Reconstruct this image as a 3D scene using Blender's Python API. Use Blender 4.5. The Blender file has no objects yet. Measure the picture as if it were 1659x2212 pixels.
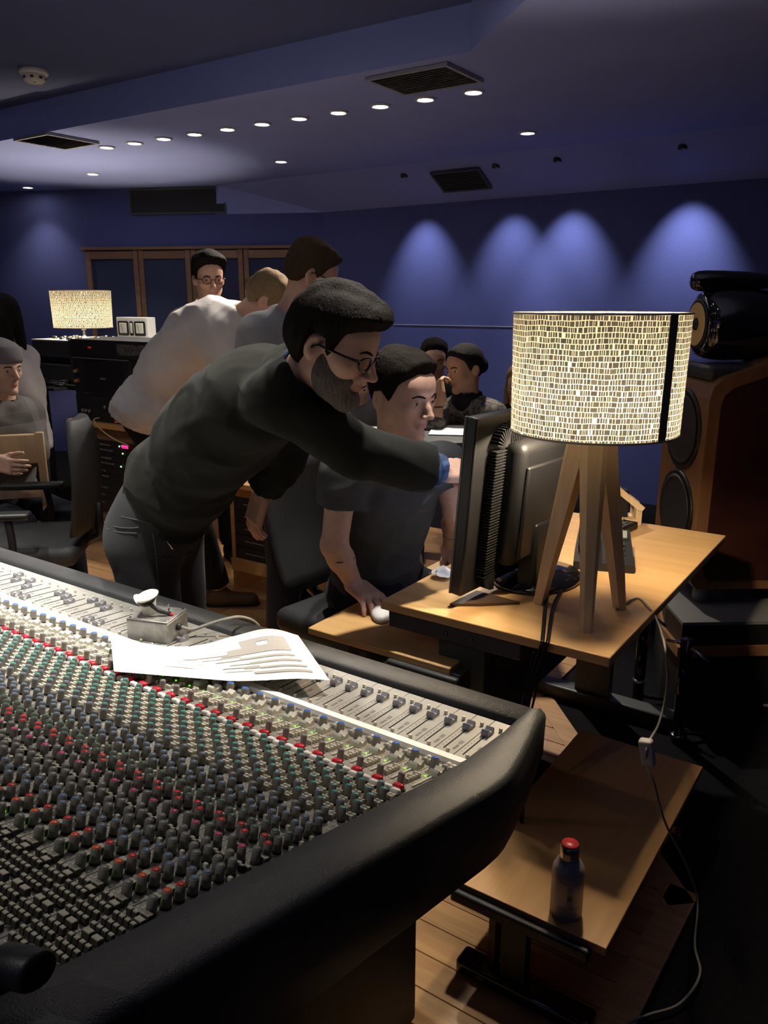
import bpy, bmesh, math, random
import numpy as np
from mathutils import Vector, Matrix, Euler
R = math.radians
rnd = random.Random(7)
SC = bpy.context.scene
COL = SC.collection

# ------------------------------------------------------------------ camera, world, exposure
EYE, YAW, PITCH, FOCAL = 1.55, R(34.5), math.atan(456 / 1720), 1720.0     # focal length in pixels of the 1659 x 2212 frame
cam_data = bpy.data.cameras.new('camera')
cam_data.sensor_fit = 'VERTICAL'; cam_data.sensor_height = 36; cam_data.sensor_width = 27
cam_data.lens = 36 * FOCAL / 2212; cam_data.clip_start = 0.02
cam = bpy.data.objects.new('camera', cam_data); COL.objects.link(cam)
cam.location = (0, 0, EYE); cam.rotation_euler = (R(90) - PITCH, 0, YAW)
SC.camera = cam
SC.view_settings.view_transform = 'Standard'; SC.view_settings.look = 'None'
SC.view_settings.exposure = 0.0; SC.view_settings.gamma = 1.0; SC.view_settings.use_curve_mapping = False
SC.cycles.use_denoising = True
SC.cycles.max_bounces = 8; SC.cycles.sample_clamp_indirect = 4.0
world = bpy.data.worlds.new('world'); SC.world = world; world.use_nodes = True
world.node_tree.nodes['Background'].inputs[0].default_value = (0.05, 0.06, 0.11, 1)
world.node_tree.nodes['Background'].inputs[1].default_value = 0.05

# light levels of the place (each lamp object carries its own light in its builder)
SPOT_W = 60.0          # ceiling downlights
WASH_W = 40.0          # wall washers, the added ones behind the camera too
FILL_W = 45.0         # added fill downlights around the camera
CONSOLE_W = 390.0       # downlights over the mixing desk
BULB_W = 48.0          # table lamps
WARM = (1.0, 0.80, 0.55)
COOL = (0.95, 0.93, 1.0)

cp_, sp_ = math.cos(PITCH), math.sin(PITCH)
cy_, sy_ = math.cos(YAW), math.sin(YAW)
def _ray(x, y):
    u, v = x - 829.5, y - 1106.0
    dn, fw = v * cp_ + FOCAL * sp_, FOCAL * cp_ - v * sp_
    return Vector((-sy_ * fw + cy_ * u, cy_ * fw + sy_ * u, -dn)), fw
def at_f(x, y, f):                     # world point seen at a pixel, f metres ahead of the camera
    d, fw = _ray(x, y); return d * (f / fw) + Vector((0, 0, EYE))
def at_z(x, y, z):
    d, fw = _ray(x, y); return d * ((z - EYE) / d.z) + Vector((0, 0, EYE))
def at_y(x, y, Y):
    d, fw = _ray(x, y); return d * (Y / d.y) + Vector((0, 0, EYE))
FWD = Vector((-sy_, cy_, 0)); RGT = Vector((cy_, sy_, 0)); UP = Vector((0, 0, 1))
def project(p):
    f = FWD.dot(p); r = RGT.dot(p); dn = EYE - p[2]
    zc = f * cp_ + dn * sp_
    return (829.5 + FOCAL * r / zc, 1106 + FOCAL * (-f * sp_ + dn * cp_) / zc) if zc > .01 else (-9e3, -9e3)

# ------------------------------------------------------------------ materials
MATS = {}
def mat(name, col=(.5, .5, .5), rough=.6, metal=0, spec=.5, emit=None, estr=1.0, bump=None, noise=None, coat=0, trans=0, ior=1.45, alpha=1, sheen=0):
    """principled material; noise=(scale, amount[, second colour]) mottles the colour, bump=(scale, strength) gives fine relief"""
    if name in MATS: return MATS[name]
    m = bpy.data.materials.new(name); m.use_nodes = True; MATS[name] = m
    nt = m.node_tree; b = nt.nodes['Principled BSDF']
    b.inputs['Base Color'].default_value = (*col, 1); b.inputs['Roughness'].default_value = rough
    b.inputs['Metallic'].default_value = metal; b.inputs['Specular IOR Level'].default_value = spec
    b.inputs['Coat Weight'].default_value = coat; b.inputs['Transmission Weight'].default_value = trans
    b.inputs['IOR'].default_value = ior; b.inputs['Alpha'].default_value = alpha; b.inputs['Sheen Weight'].default_value = sheen
    if emit: b.inputs['Emission Color'].default_value = (*emit, 1); b.inputs['Emission Strength'].default_value = estr
    tc = nt.nodes.new('ShaderNodeTexCoord')
    if noise:
        n = nt.nodes.new('ShaderNodeTexNoise'); n.inputs['Scale'].default_value = noise[0]; n.inputs['Detail'].default_value = 5
        nt.links.new(tc.outputs['Object'], n.inputs['Vector'])
        mx = nt.nodes.new('ShaderNodeMix'); mx.data_type = 'RGBA'
        c2 = noise[2] if len(noise) > 2 else tuple(c * (1 - noise[1]) for c in col)
        mx.inputs[6].default_value = (*col, 1); mx.inputs[7].default_value = (*c2, 1)
        rp = nt.nodes.new('ShaderNodeValToRGB'); rp.color_ramp.elements[0].position = .35; rp.color_ramp.elements[1].position = .65
        nt.links.new(n.outputs[0], rp.inputs[0]); nt.links.new(rp.outputs[0], mx.inputs[0])
        nt.links.new(mx.outputs[2], b.inputs['Base Color'])
    if bump:
        n = nt.nodes.new('ShaderNodeTexNoise'); n.inputs['Scale'].default_value = bump[0]; n.inputs['Detail'].default_value = 4
        nt.links.new(tc.outputs['Object'], n.inputs['Vector'])
        bp = nt.nodes.new('ShaderNodeBump'); bp.inputs['Strength'].default_value = bump[1]; bp.inputs['Distance'].default_value = .004
        nt.links.new(n.outputs[0], bp.inputs['Height']); nt.links.new(bp.outputs[0], b.inputs['Normal'])
    return m

def wood(name, c1, c2, rough=.45, scale=(1.5, 22, 22), axis='Object', dist=2.5):
    if name in MATS: return MATS[name]
    m = bpy.data.materials.new(name); m.use_nodes = True; MATS[name] = m
    nt = m.node_tree; b = nt.nodes['Principled BSDF']; b.inputs['Roughness'].default_value = rough
    tc = nt.nodes.new('ShaderNodeTexCoord'); mp = nt.nodes.new('ShaderNodeMapping'); mp.inputs['Scale'].default_value = scale
    oi = nt.nodes.new('ShaderNodeObjectInfo'); va = nt.nodes.new('ShaderNodeVectorMath'); va.operation = 'MULTIPLY_ADD'
    nt.links.new(oi.outputs['Random'], va.inputs[0]); va.inputs[1].default_value = (17, 29, 41)
    nt.links.new(tc.outputs[axis], mp.inputs[0]); nt.links.new(mp.outputs[0], va.inputs[2])
    n = nt.nodes.new('ShaderNodeTexNoise'); n.inputs['Scale'].default_value = 1.6; n.inputs['Detail'].default_value = 8; n.inputs['Distortion'].default_value = dist * .3
    nt.links.new(va.outputs[0], n.inputs['Vector'])
    rp = nt.nodes.new('ShaderNodeValToRGB'); rp.color_ramp.elements[0].position = .3; rp.color_ramp.elements[1].position = .72
    rp.color_ramp.elements[0].color = (*c1, 1); rp.color_ramp.elements[1].color = (*c2, 1)
    nt.links.new(n.outputs[0], rp.inputs[0])
    hv = nt.nodes.new('ShaderNodeHueSaturation')
    mr = nt.nodes.new('ShaderNodeMapRange'); mr.inputs[3].default_value = .86; mr.inputs[4].default_value = 1.12
    nt.links.new(oi.outputs['Random'], mr.inputs[0]); nt.links.new(mr.outputs[0], hv.inputs['Value'])
    nt.links.new(rp.outputs[0], hv.inputs['Color']); nt.links.new(hv.outputs[0], b.inputs['Base Color'])
    return m

# ------------------------------------------------------------------ building helpers
def tag(o, label=None, cat=None, group=None, kind=None):
    if label: o['label'] = label
    if cat: o['category'] = cat
    if group: o['group'] = group
    if kind: o['kind'] = kind
    return o
def empty(name, loc=(0, 0, 0), rz=0.0, label=None, cat=None, group=None):
    o = bpy.data.objects.new(name, None); COL.objects.link(o); o.empty_display_size = .05
    o.location = loc; o.rotation_euler = (0, 0, rz)
    return tag(o, label, cat, group)
class MB:
    """collects simple shapes; build() links them as one mesh object"""
    def __init__(s): s.bm = bmesh.new(); s.mi = 0
    def _add(s, vs, fs, M=None):
        if M is not None: vs = [M @ Vector(v) for v in vs]
        bv = [s.bm.verts.new(v) for v in vs]; out = []
        for f in fs:
            try: fc = s.bm.faces.new([bv[i] for i in f]); fc.material_index = s.mi; out.append(fc)
            except ValueError: pass
        return out
    def box(s, c, d, M=None, bev=0.0, seg=2):
        hx, hy, hz = d[0] / 2, d[1] / 2, d[2] / 2
        vs = [(c[0] + i * hx, c[1] + j * hy, c[2] + k * hz) for k in (-1, 1) for j in (-1, 1) for i in (-1, 1)]
        fs = s._add(vs, [(0, 2, 3, 1), (4, 5, 7, 6), (0, 1, 5, 4), (2, 6, 7, 3), (0, 4, 6, 2), (1, 3, 7, 5)], M)
        if bev > 0:
            es = list({e for f in fs for e in f.edges})
            r = bmesh.ops.bevel(s.bm, geom=es, offset=bev, segments=seg, affect='EDGES', profile=.5)
            for f in r['faces']: f.material_index = s.mi; f.smooth = True
        return s
    def hexa(s, p):          # eight points, bottom ring then top ring
        s._add(p, [(3, 2, 1, 0), (4, 5, 6, 7), (0, 1, 5, 4), (1, 2, 6, 5), (2, 3, 7, 6), (3, 0, 4, 7)]); return s
    def prism(s, pts, z0, z1, M=None):    # outline in xy, extruded in z
        n = len(pts)
        vs = [(x, y, z0) for x, y in pts] + [(x, y, z1) for x, y in pts]
        s._add(vs, [tuple(range(n - 1, -1, -1)), tuple(range(n, 2 * n))] + [(i, (i + 1) % n, n + (i + 1) % n, n + i) for i in range(n)], M); return s
    def lathe(s, prof, n=24, M=None, smooth=True, sx=1.0, sy=1.0):   # (r, z) profile around z
        vs = []; fs = []
        for r, z in prof:
            for k in range(n):
                a = 2 * math.pi * k / n; vs.append((r * sx * math.cos(a), r * sy * math.sin(a), z))
        for i in range(len(prof) - 1):
            for k in range(n):
                k2 = (k + 1) % n; fs.append((i * n + k, i * n + k2, (i + 1) * n + k2, (i + 1) * n + k))
        if prof[0][0] > 1e-5: fs.append(tuple(range(n - 1, -1, -1)))
        if prof[-1][0] > 1e-5: fs.append(tuple(range((len(prof) - 1) * n, len(prof) * n)))
        out = s._add(vs, fs, M)
        if smooth:
            for f in out:
                if len(f.verts) == 4: f.smooth = True
        return s
    def tube(s, pts, r, n=8, caps=True):
        pts = [Vector(p) for p in pts]; rs = r if isinstance(r, (list, tuple)) else [r] * len(pts)
        vs = []; fs = []; up = Vector((0, 0, 1)); prev = None
        for i, p in enumerate(pts):
            t = (pts[min(i + 1, len(pts) - 1)] - pts[max(i - 1, 0)]).normalized()
            if prev is None:
                a = t.cross(up);  a = a if a.length > 1e-3 else t.cross(Vector((1, 0, 0)))
            else: a = prev - t * prev.dot(t)
            a.normalize(); prev = a; b = t.cross(a)
            for k in range(n):
                w = 2 * math.pi * k / n; vs.append(p + (a * math.cos(w) + b * math.sin(w)) * rs[i])
        for i in range(len(pts) - 1):
            for k in range(n):
                k2 = (k + 1) % n; fs.append((i * n + k, i * n + k2, (i + 1) * n + k2, (i + 1) * n + k))
        if caps: fs += [tuple(range(n - 1, -1, -1)), tuple(range((len(pts) - 1) * n, len(pts) * n))]
        for f in s._add(vs, fs): f.smooth = True
        return s
    def mesh(s, name):
        bmesh.ops.remove_doubles(s.bm, verts=s.bm.verts, dist=1e-6)
        bmesh.ops.recalc_face_normals(s.bm, faces=s.bm.faces)
        me = bpy.data.meshes.new(name); s.bm.to_mesh(me); s.bm.free(); return me
    def build(s, name, m, parent=None, **kw):
        me = s.mesh(name)
        for x in (m if isinstance(m, (list, tuple)) else [m]): me.materials.append(x)
        return link(name, me, parent, **kw)
def link(name, me, parent=None, loc=None, **kw):
    o = bpy.data.objects.new(name, me); COL.objects.link(o)
    if parent: o.parent = parent
    if loc is not None: o.location = loc
    return tag(o, **kw)
def struct(o): o['kind'] = 'structure'; return o
def bez(pts, n=8):           # smooth path through points
    pts = [Vector(p) for p in pts]; out = []
    for i in range(len(pts) - 1):
        p0 = pts[max(i - 1, 0)]; p1 = pts[i]; p2 = pts[i + 1]; p3 = pts[min(i + 2, len(pts) - 1)]
        for k in range(n):
            t = k / n
            out.append(.5 * ((2 * p1) + (p2 - p0) * t + (2 * p0 - 5 * p1 + 4 * p2 - p3) * t * t + (3 * p1 - p0 - 3 * p2 + p3) * t ** 3))
    out.append(pts[-1]); return out
def basis(o, x, y, z):       # matrix from origin and three axes
    return Matrix(((x[0], y[0], z[0], o[0]), (x[1], y[1], z[1], o[1]), (x[2], y[2], z[2], o[2]), (0, 0, 0, 1)))
def zto(d, o=(0, 0, 0)):     # matrix that turns +z to direction d
    d = Vector(d).normalized(); a = Vector((0, 0, 1)) if abs(d.z) < .95 else Vector((1, 0, 0))
    x = a.cross(d).normalized(); y = d.cross(x); return basis(o, x, y, d)
def copy_tree(o, parent=None):
    c = o.copy(); COL.objects.link(c); c.parent = parent
    for ch in list(o.children): copy_tree(ch, c)
    return c
def spot(name, loc, power, angle, blend, col=(1, 1, 1), aim=None, size=.03, parent=None):
    l = bpy.data.lights.new(name, 'SPOT'); l.energy = power; l.spot_size = R(angle); l.spot_blend = blend; l.color = col; l.shadow_soft_size = size
    o = bpy.data.objects.new(name, l); COL.objects.link(o); o.location = loc
    if aim is not None: o.rotation_euler = (Vector(aim) - Vector(loc)).to_track_quat('-Z', 'Y').to_euler()
    if parent: o.parent = parent
    return o
# ------------------------------------------------------------------ the room
CEIL, RECESS, WALLTOP, BACK = 2.60, 2.79, 2.35, 6.20
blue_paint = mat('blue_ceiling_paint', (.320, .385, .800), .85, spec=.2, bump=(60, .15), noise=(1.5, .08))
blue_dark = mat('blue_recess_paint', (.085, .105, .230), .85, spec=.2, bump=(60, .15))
blue_cloth = mat('blue_wall_fabric', (.095, .112, .300), .9, spec=.15, bump=(260, .35), noise=(90, .12))
carpet = mat('black_carpet', (.010, .010, .012), .95, spec=.1, bump=(400, .6), noise=(60, .4))
floor_wood = wood('floor_oak', (.42, .22, .085), (.56, .32, .135), .42, (2.2, 26, 26))
frame_wood = wood('pine_frame', (.20, .115, .065), (.27, .16, .09), .5, (3, 3, 18))
grille_dark = mat('dark_grille', (.070, .075, .078), .6)
trim_metal = mat('grey_vent_trim', (.30, .31, .33), .5)

L0 = Vector((-4.95, BACK, 0)); LD = Vector((-.906, -.422, 0)); L1 = L0 + LD * 4.2
XL, XR, YN = L1.x, 3.2, -3.5
fl = MB().box(((XL + XR) / 2, (YN + BACK) / 2, -.05), (XR - XL + .3, BACK - YN + .3, .1)).build('floor', carpet); struct(fl)

def wall(name, a, b, z1, m=blue_cloth):
    a, b = Vector(a), Vector(b); d = (b - a); n = Vector((-d.y, d.x, 0)).normalized()
    w = MB(); p = [a, b, b + n * .12, a + n * .12]
    w.hexa([Vector((q.x, q.y, 0)) for q in p] + [Vector((q.x, q.y, z1)) for q in p])
    return struct(w.build(name, m))
wall('wall_back', (L0.x, BACK, 0), (XR, BACK, 0), RECESS)
wall('wall_corner', (L1.x, L1.y, 0), (L0.x, L0.y, 0), RECESS)
wall('wall_left', (XL, YN, 0), (XL, L1.y, 0), RECESS)
wall('wall_right', (XR, BACK, 0), (XR, YN, 0), RECESS)
wall('wall_near', (XR, YN, 0), (XL, YN, 0), RECESS)
# thin pale seam between the two cloth panels of the back wall
s0, s1 = at_y(850, 699, BACK), at_y(1108, 708, BACK)
struct(MB().box(((s0.x + XR) / 2, BACK - .003, (s0.z + s1.z) / 2), (XR - s0.x, .006, .007)).build('trim_1', mat('seam_strip', (.32, .33, .42), .6)))

BAND = 5.72                                                             # where the level ceiling turns down to the wall
end = L0 + LD * 1.06; end_in = end + Vector((.35, -.10, 0)) * .25
lower = [(XL, 3.33), (-1.885, 3.40), (-.30, 1.93), (-.30, YN), (XR, YN), (XR, BAND), (-4.84, BAND), (end_in.x, end_in.y), (end.x, end.y), (L1.x, L1.y)]
ce = MB().prism(lower, CEIL, RECESS + .01).build('ceiling', blue_paint); struct(ce)
up = [(XL, 3.33), (-1.885, 3.40), (-.30, 1.93), (-.30, YN), (XL, YN)]
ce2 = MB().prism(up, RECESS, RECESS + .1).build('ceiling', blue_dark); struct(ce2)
sl = MB()
inner = [(XR, BAND), (-4.84, BAND), (end_in.x, end_in.y)]; outer = [(XR, BACK), (L0.x, BACK), (end.x, end.y)]
for i in range(2):
    a, b, c, d = inner[i], inner[i + 1], outer[i + 1], outer[i]
    sl.hexa([Vector((*a, CEIL)), Vector((*b, CEIL)), Vector((*c, WALLTOP)), Vector((*d, WALLTOP)),
             Vector((*a, CEIL + .01)), Vector((*b, CEIL + .01)), Vector((*c, CEIL + .012)), Vector((*d, CEIL + .012))])
struct(sl.build('ceiling', blue_paint))

# ---- oak boards: laid along X, edged by a straight border board
boards = [MB().box((0, 0, .005), (l - .0025, .0885, .010), bev=.0015, seg=1).mesh('board_%d' % k) for k, l in enumerate((.62, .88, 1.15))]
for b in boards: b.materials.append(floor_wood)
y = 1.06; nb = 0
while y < 4.6:
    x = -.362 if y < 1.93 else (-.335 - (y - 1.95) * .92 - .06 if y < 2.76 else -1.12)
    while x > (-1.6 if y < 1.5 else -4.6):
        k = rnd.randrange(3); l = (.62, .88, 1.15)[k]
        pr = project((x - l / 2, y, 0))
        if -420 < pr[0] < 1800 and pr[1] < 2600: link('floor_board', boards[k], fl, (x - l / 2, y, 0)); nb += 1
        x -= l
    y += .0905
bd = MB()
for k, (a, b) in enumerate((((-.355, 1.0), (-.325, 1.96)), ((-.325, 1.925), (-1.09, 2.78)))):
    a, b = Vector((*a, 0)), Vector((*b, 0)); d = (b - a).normalized(); n = Vector((-d.y, d.x, 0)) * .075
    m_ = MB(); m_.hexa([a, b, b + n, a + n] + [q + Vector((0, 0, .0115)) for q in (a, b, b + n, a + n)])
    m_.build('border_board', floor_wood, fl)

# ---- wood framed acoustic doors on the corner wall (four leaves)
def on_corner(px, py):              # point of the corner wall seen at a pixel
    d, fw = _ray(px, py); n = Vector((LD.y, -LD.x, 0)); t = (L0 - Vector((0, 0, EYE))).dot(n) / d.dot(n)
    return Vector((0, 0, EYE)) + d * t
cdir = -LD; cn = Vector((.422, -.906, 0))
a0 = (on_corner(192, 540) - L0).dot(cdir); a1 = (on_corner(640, 535) - L0).dot(cdir); a1 = min(a1, -.12)
ztop = on_corner(300, 541).z
panel_cloth = mat('dark_blue_panel_cloth', (.045, .055, .115), .9, spec=.1, bump=(260, .3))
cuts = [(on_corner(px, 600) - L0).dot(cdir) for px in (192, 305, 417, 530)] + [a1]
Mc = basis(L0 + cn * .001, cdir, -cn, UP)       # x along wall, y into wall, z up
for i in range(4):
    b0, b1 = cuts[i] + .004, cuts[i + 1] - .004
    w = b1 - b0; o = empty('door_%d' % (i + 1)); o.matrix_world = Mc @ Matrix.Translation((b0, 0, 0)); struct(o)
    MB().box((w / 2, -.012, ztop / 2 - .02), (w - .09, .02, ztop - .12)).build('cloth_panel', panel_cloth, o)
    for cx_ in (.025, w - .025): MB().box((cx_, -.022, ztop / 2), (.050, .044, ztop), bev=.004).build('stile', frame_wood, o)
    for cz in (ztop - .045, .06): MB().box((w / 2, -.021, cz), (w - .10, .042, .075), bev=.004).build('rail', frame_wood, o)
hd = MB().box(((cuts[0] + cuts[4]) / 2, -.03, ztop + .018), (cuts[4] - cuts[0] + .06, .06, .03), bev=.003).build('trim_2', frame_wood); hd.matrix_world = Mc; struct(hd)

# ---- vents
def vent(c, sx, sy, ns, label, Mx=None, tm=trim_metal, g=None, rim=.018):
    o = empty('ceiling_vent', label=label, cat='vent', group=g); o.matrix_world = Mx or Matrix.Translation(c)
    fr = MB()
    for s in (-1, 1):
        fr.box((s * (sx / 2), 0, -.004), (rim, sy + rim, .016)); fr.box((0, s * (sy / 2), -.004), (sx - rim, rim, .016))
    fr.build('frame', tm, o)
    MB().box((0, 0, -.001), (sx - rim, sy - rim, .006)).build('backing', mat('vent_black', (.025, .026, .028), .8), o)
    for k in range(ns):
        yy = -sy / 2 + sy * (k + .5) / ns
        MB().box((0, 0, 0), (sx - rim, sy / ns * .5, .003), M=Matrix.Translation((0, yy, -.009)) @ Matrix.Rotation(.5, 4, 'X')).build('slat', grille_dark, o)
    return o
vent((-2.265, 3.645, CEIL - .006), .44, .34, 12, 'square dark ceiling vent beside the nearest end of the downlight row')
vent((-5.12, 3.555, CEIL - .006), .36, .38, 12, 'square dark ceiling vent at the far left end of the downlight row')
# on the sloping band and on top of the corner wall
p = [at_y(x, y, BACK - .22) for x, y in ((945, 350), (1055, 345), (1060, 385), (955, 398))]
sv = Vector((0, BACK - BAND, WALLTOP - CEIL)).normalized(); c = Vector((sum(q.x for q in p) / 4, BAND + .21, CEIL - .112 - .012))
vent(None, .42, .24, 9, 'dim dark vent in the sloping ceiling band above the blue wall', basis(c, Vector((1, 0, 0)), sv, Vector((1, 0, 0)).cross(sv)), tm=grille_dark)
q0, q1 = on_corner(283, 431), on_corner(487, 431); c = (q0 + q1) / 2 + cn * .02; c.z = 2.475
vent(None, (q1 - q0).length, .22, 5, 'long dark panel vent high on the wall above the wood framed doors', basis(c, cdir, UP, cdir.cross(UP) * 1.0), tm=grille_dark)

# ---- recessed downlights
ring_me = MB().lathe([(.060, 0), (.060, -.006), (.046, -.010), (.040, -.004), (.040, 0)], 24).mesh('trim_ring'); ring_me.materials.append(mat('white_trim', (.55, .55, .58), .4))
lens_me = MB().lathe([(.0405, -.002), (.036, -.006), (.0, -.008)], 20).mesh('lens'); lens_me.materials.append(mat('lit_lens', (1, 1, 1), .3, emit=(1, .93, .82), estr=45))
def downlight(x, y, label, group=None, power=SPOT_W, ang=95, z=CEIL, col=(1, .90, .78), aim=None):
    o = empty('downlight', (x, y, z), label=label, cat='downlight', group=group)
    link('trim_ring', ring_me, o); link('lens', lens_me, o)
    spot('downlight_lamp', (0, 0, -.02), power, ang, .9, col, aim=aim, parent=o, size=.04)
    return o
nth = ['first', 'second', 'third', 'fourth', 'fifth', 'sixth', 'seventh', 'eighth', 'ninth', 'tenth', 'last']
for i in range(11):
    downlight(-2.195 - .2865 * i, 4.012 - .0103 * i, nth[i] + ' downlight of the long ceiling row counted from the right', 'long row of ceiling downlights', SPOT_W * (5.0 if i == 0 else 3.2 if i <= 4 else .8), 46 if i <= 4 else 95, aim=(0, -.98, -1) if 1 <= i <= 4 else (.36, -.57, -1) if i == 0 else None)
for px, py, lb in ((607, 348, 'lone ceiling downlight behind the middle of the long row'), (200, 375, 'ceiling downlight left of the dark wall vent'),
                   (60, 404, 'farthest ceiling downlight at the left edge'), (1140, 286, 'lone ceiling downlight behind the right end of the row')):
    q = at_z(px, py, CEIL); downlight(q.x, q.y, lb, 'scattered ceiling downlights', SPOT_W * (.35 if px < 100 else 1))
# over the mixing desk, out of the picture in the recess
for i, (x, y, pw, ty) in enumerate(((-.80, 2.60, .60, -1.5), (-.98, 1.95, .95, -.60), (-1.65, 2.50, .8, -1.35), (-2.45, 2.50, .8, -1.35))):
    downlight(x, y, 'ceiling downlight over the mixing desk, %s from the right' % nth[i], 'downlights over the mixing desk', CONSOLE_W * .66 * pw, (58 if i < 2 else 64), RECESS, (1, .93, .84), aim=(-.62 if i < 2 else -.08, ty, -2.0))
for i, (x, y) in enumerate(((-1.75, 1.10), (-2.40, 1.10), (-3.05, 1.10))):
    downlight(x, y, 'narrow ceiling downlight straight above the console, %s from the right' % nth[i], 'downlights straight above the console', CONSOLE_W * .58, 60, RECESS, (1, .94, .86), aim=(-.12, 0, -1))
# unseen downlights added behind and beside the camera to lift the ambient light
for i, (x, y, z_, pw) in enumerate(((-1.1, -.9, RECESS, 1), (-2.6, -.9, RECESS, 1), (-4.4, -.6, RECESS, 1), (-6.2, 1.2, RECESS, 1), (-4.6, 1.5, RECESS, 1))):
    downlight(x, y, 'added fill downlight outside the picture, %s of the ring behind the camera' % nth[i], 'added fill downlights behind the camera', FILL_W * pw, 120, z_, (1, .95, .90))
# unseen washers added for blue bounce off the wall behind the camera
for i, x in enumerate((-5.5, -3.5, -1.5, .5)):
    o = empty('wall_washer', (x, YN + .25, RECESS if x < -.3 else CEIL), label='added unseen wall washer for bounce off the wall behind the camera, %s from the left' % nth[i], cat='spotlight', group='added wall washers behind the camera')
    MB().lathe([(.045, .0), (.045, -.03), (.038, -.03), (.036, -.005), (0, -.005)], 18).build('can', mat('black_can', (.02, .02, .02), .5), o)
    spot('wall_washer_lamp', (0, 0, -.034), WASH_W * 1.6, 110, .8, (.80, .86, 1.0), aim=(0, -.5, -1.2), parent=o, size=.03)
# wall washers in the sloping band
can_me = MB().lathe([(.030, .06), (.030, -.010), (.026, -.010), (.024, .03), (0, .03)], 18).mesh('can'); can_me.materials.append(mat('black_can', (.02, .02, .02), .5))
for i, (px, k) in enumerate(((922, .8), (1112, .8), (1238, 1.0), (1492, 1.25))):
    q = at_y(px, 470, BACK); yy = BACK - .36; zz = CEIL + (WALLTOP - CEIL) * (yy - BAND) / (BACK - BAND) - .004
    o = empty('wall_washer', (q.x, yy, zz), label='small recessed wall washer over the %s light pool on the blue wall' % ['leftmost', 'second', 'third', 'rightmost'][i], cat='spotlight', group='wall washers')
    link('can', can_me, o)
    spot('wall_washer_lamp', (0, 0, -.016), WASH_W * 1.5 * k, 62, 1.0, (.88, .90, 1.0), aim=(0, .36, -.95), parent=o, size=.02)

# ---- smoke detector
o = empty('smoke_detector', (-4.37, 2.93, RECESS), label='white round smoke detector on the dark recessed ceiling', cat='smoke detector')
wp = mat('white_plastic', (.85, .82, .76), .4)
MB().lathe([(.075, 0), (.078, -.022), (.070, -.030)], 32).build('base', wp, o)
MB().lathe([(.060, -.030), (.060, -.036), (.062, -.038), (.058, -.060), (.044, -.070), (0, -.072)], 32).build('sensor_head', wp, o)
for k in range(8):
    a = k * math.pi / 4; MB().box((0, 0, 0), (.004, .018, .012), M=Matrix.Rotation(a, 4, 'Z') @ Matrix.Translation((.0605, 0, -.048))).build('slot', mat('slot_dark', (.05, .05, .05), .8), o)
MB().lathe([(.004, -.0), (.004, -.003), (0, -.003)], 10, M=Matrix.Translation((.03, -.02, -.070))).build('indicator', mat('red_dot', (.5, .02, .02), .4), o)
# ------------------------------------------------------------------ mixing console
PITCHX, X0 = .0402, -.5775                  # channel pitch, right edge of the panels
XEND = -3.35                                # left end of the desk (outside the picture)
TS = .25                                    # rise of the sloping panels per metre towards the camera
def tz(y): return .775 + (1.062 - y) * TS
black_pad = mat('black_padded_leather', (.040, .041, .043), .48, spec=.45, bump=(420, .35), noise=(4, .2))
black_body = mat('black_console_body', (.010, .010, .011), .6)
silver = mat('silver_fader_panel', (.33, .322, .295), .42, .2, noise=(30, .06))
def panel_mat():
    m = mat('grey_channel_panel', (.155, .148, .128), .5)
    nt = m.node_tree; b = nt.nodes['Principled BSDF']
    tc = nt.nodes.new('ShaderNodeTexCoord')
    def br(scale, w, h, th):
        mp = nt.nodes.new('ShaderNodeMapping'); mp.inputs['Scale'].default_value = scale; nt.links.new(tc.outputs['Object'], mp.inputs[0])
        v = nt.nodes.new('ShaderNodeTexVoronoi'); v.inputs['Scale'].default_value = 1; v.distance = 'CHEBYCHEV'; v.inputs['Randomness'].default_value = .75
        nt.links.new(mp.outputs[0], v.inputs['Vector'])
        c = nt.nodes.new('ShaderNodeMath'); c.operation = 'LESS_THAN'; c.inputs[1].default_value = th; nt.links.new(v.outputs[0], c.inputs[0]); return c
    a = br((120, 420, 40), 1, 1, .24); d = br((600, 130, 40), 1, 1, .16)
    mx = nt.nodes.new('ShaderNodeMath'); mx.operation = 'MAXIMUM'; nt.links.new(a.outputs[0], mx.inputs[0]); nt.links.new(d.outputs[0], mx.inputs[1])
    mix = nt.nodes.new('ShaderNodeMix'); mix.data_type = 'RGBA'; mix.inputs[6].default_value = (.225, .212, .178, 1); mix.inputs[7].default_value = (.58, .55, .48, 1)
    nt.links.new(mx.outputs[0], mix.inputs[0]); nt.links.new(mix.outputs[2], b.inputs['Base Color']); return m
panel = panel_mat()
console = empty('mixing_console', (-1.9, .8, 0), label='long grey mixing console with rows of knobs and a black padded frame', cat='mixing console')
def part(b, name, m, **kw):
    o = b.build(name, m, **kw); o.parent = console; o.matrix_parent_inverse = Matrix.Translation((1.9, -.8, 0)); return o
CI = Matrix.Translation((1.9, -.8, 0))
def plink(name, me, loc, rot=None):
    o = bpy.data.objects.new(name, me); COL.objects.link(o); o.parent = console
    o.location = (loc[0] + 1.9, loc[1] - .8, loc[2])
    if rot: o.rotation_euler = rot
    return o
def xprof(mb, prof, x0, x1):                # closed (y, z) profile extruded in x
    n = len(prof); vs = [(x0, y, z) for y, z in prof] + [(x1, y, z) for y, z in prof]
    return mb._add(vs, [tuple(range(n)), tuple(range(2 * n - 1, n - 1, -1))] + [(i, n + i, n + (i + 1) % n, (i + 1) % n) for i in range(n)])
# carcass under the panels
b = MB(); xprof(b, [(.16, tz(.16) - .016), (1.075, tz(1.075) - .014), (1.288, .728), (1.288, .62), (1.05, .60), (.16, tz(.16) - .17)], XEND, X0 - .001); part(b, 'carcass', black_body)
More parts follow.
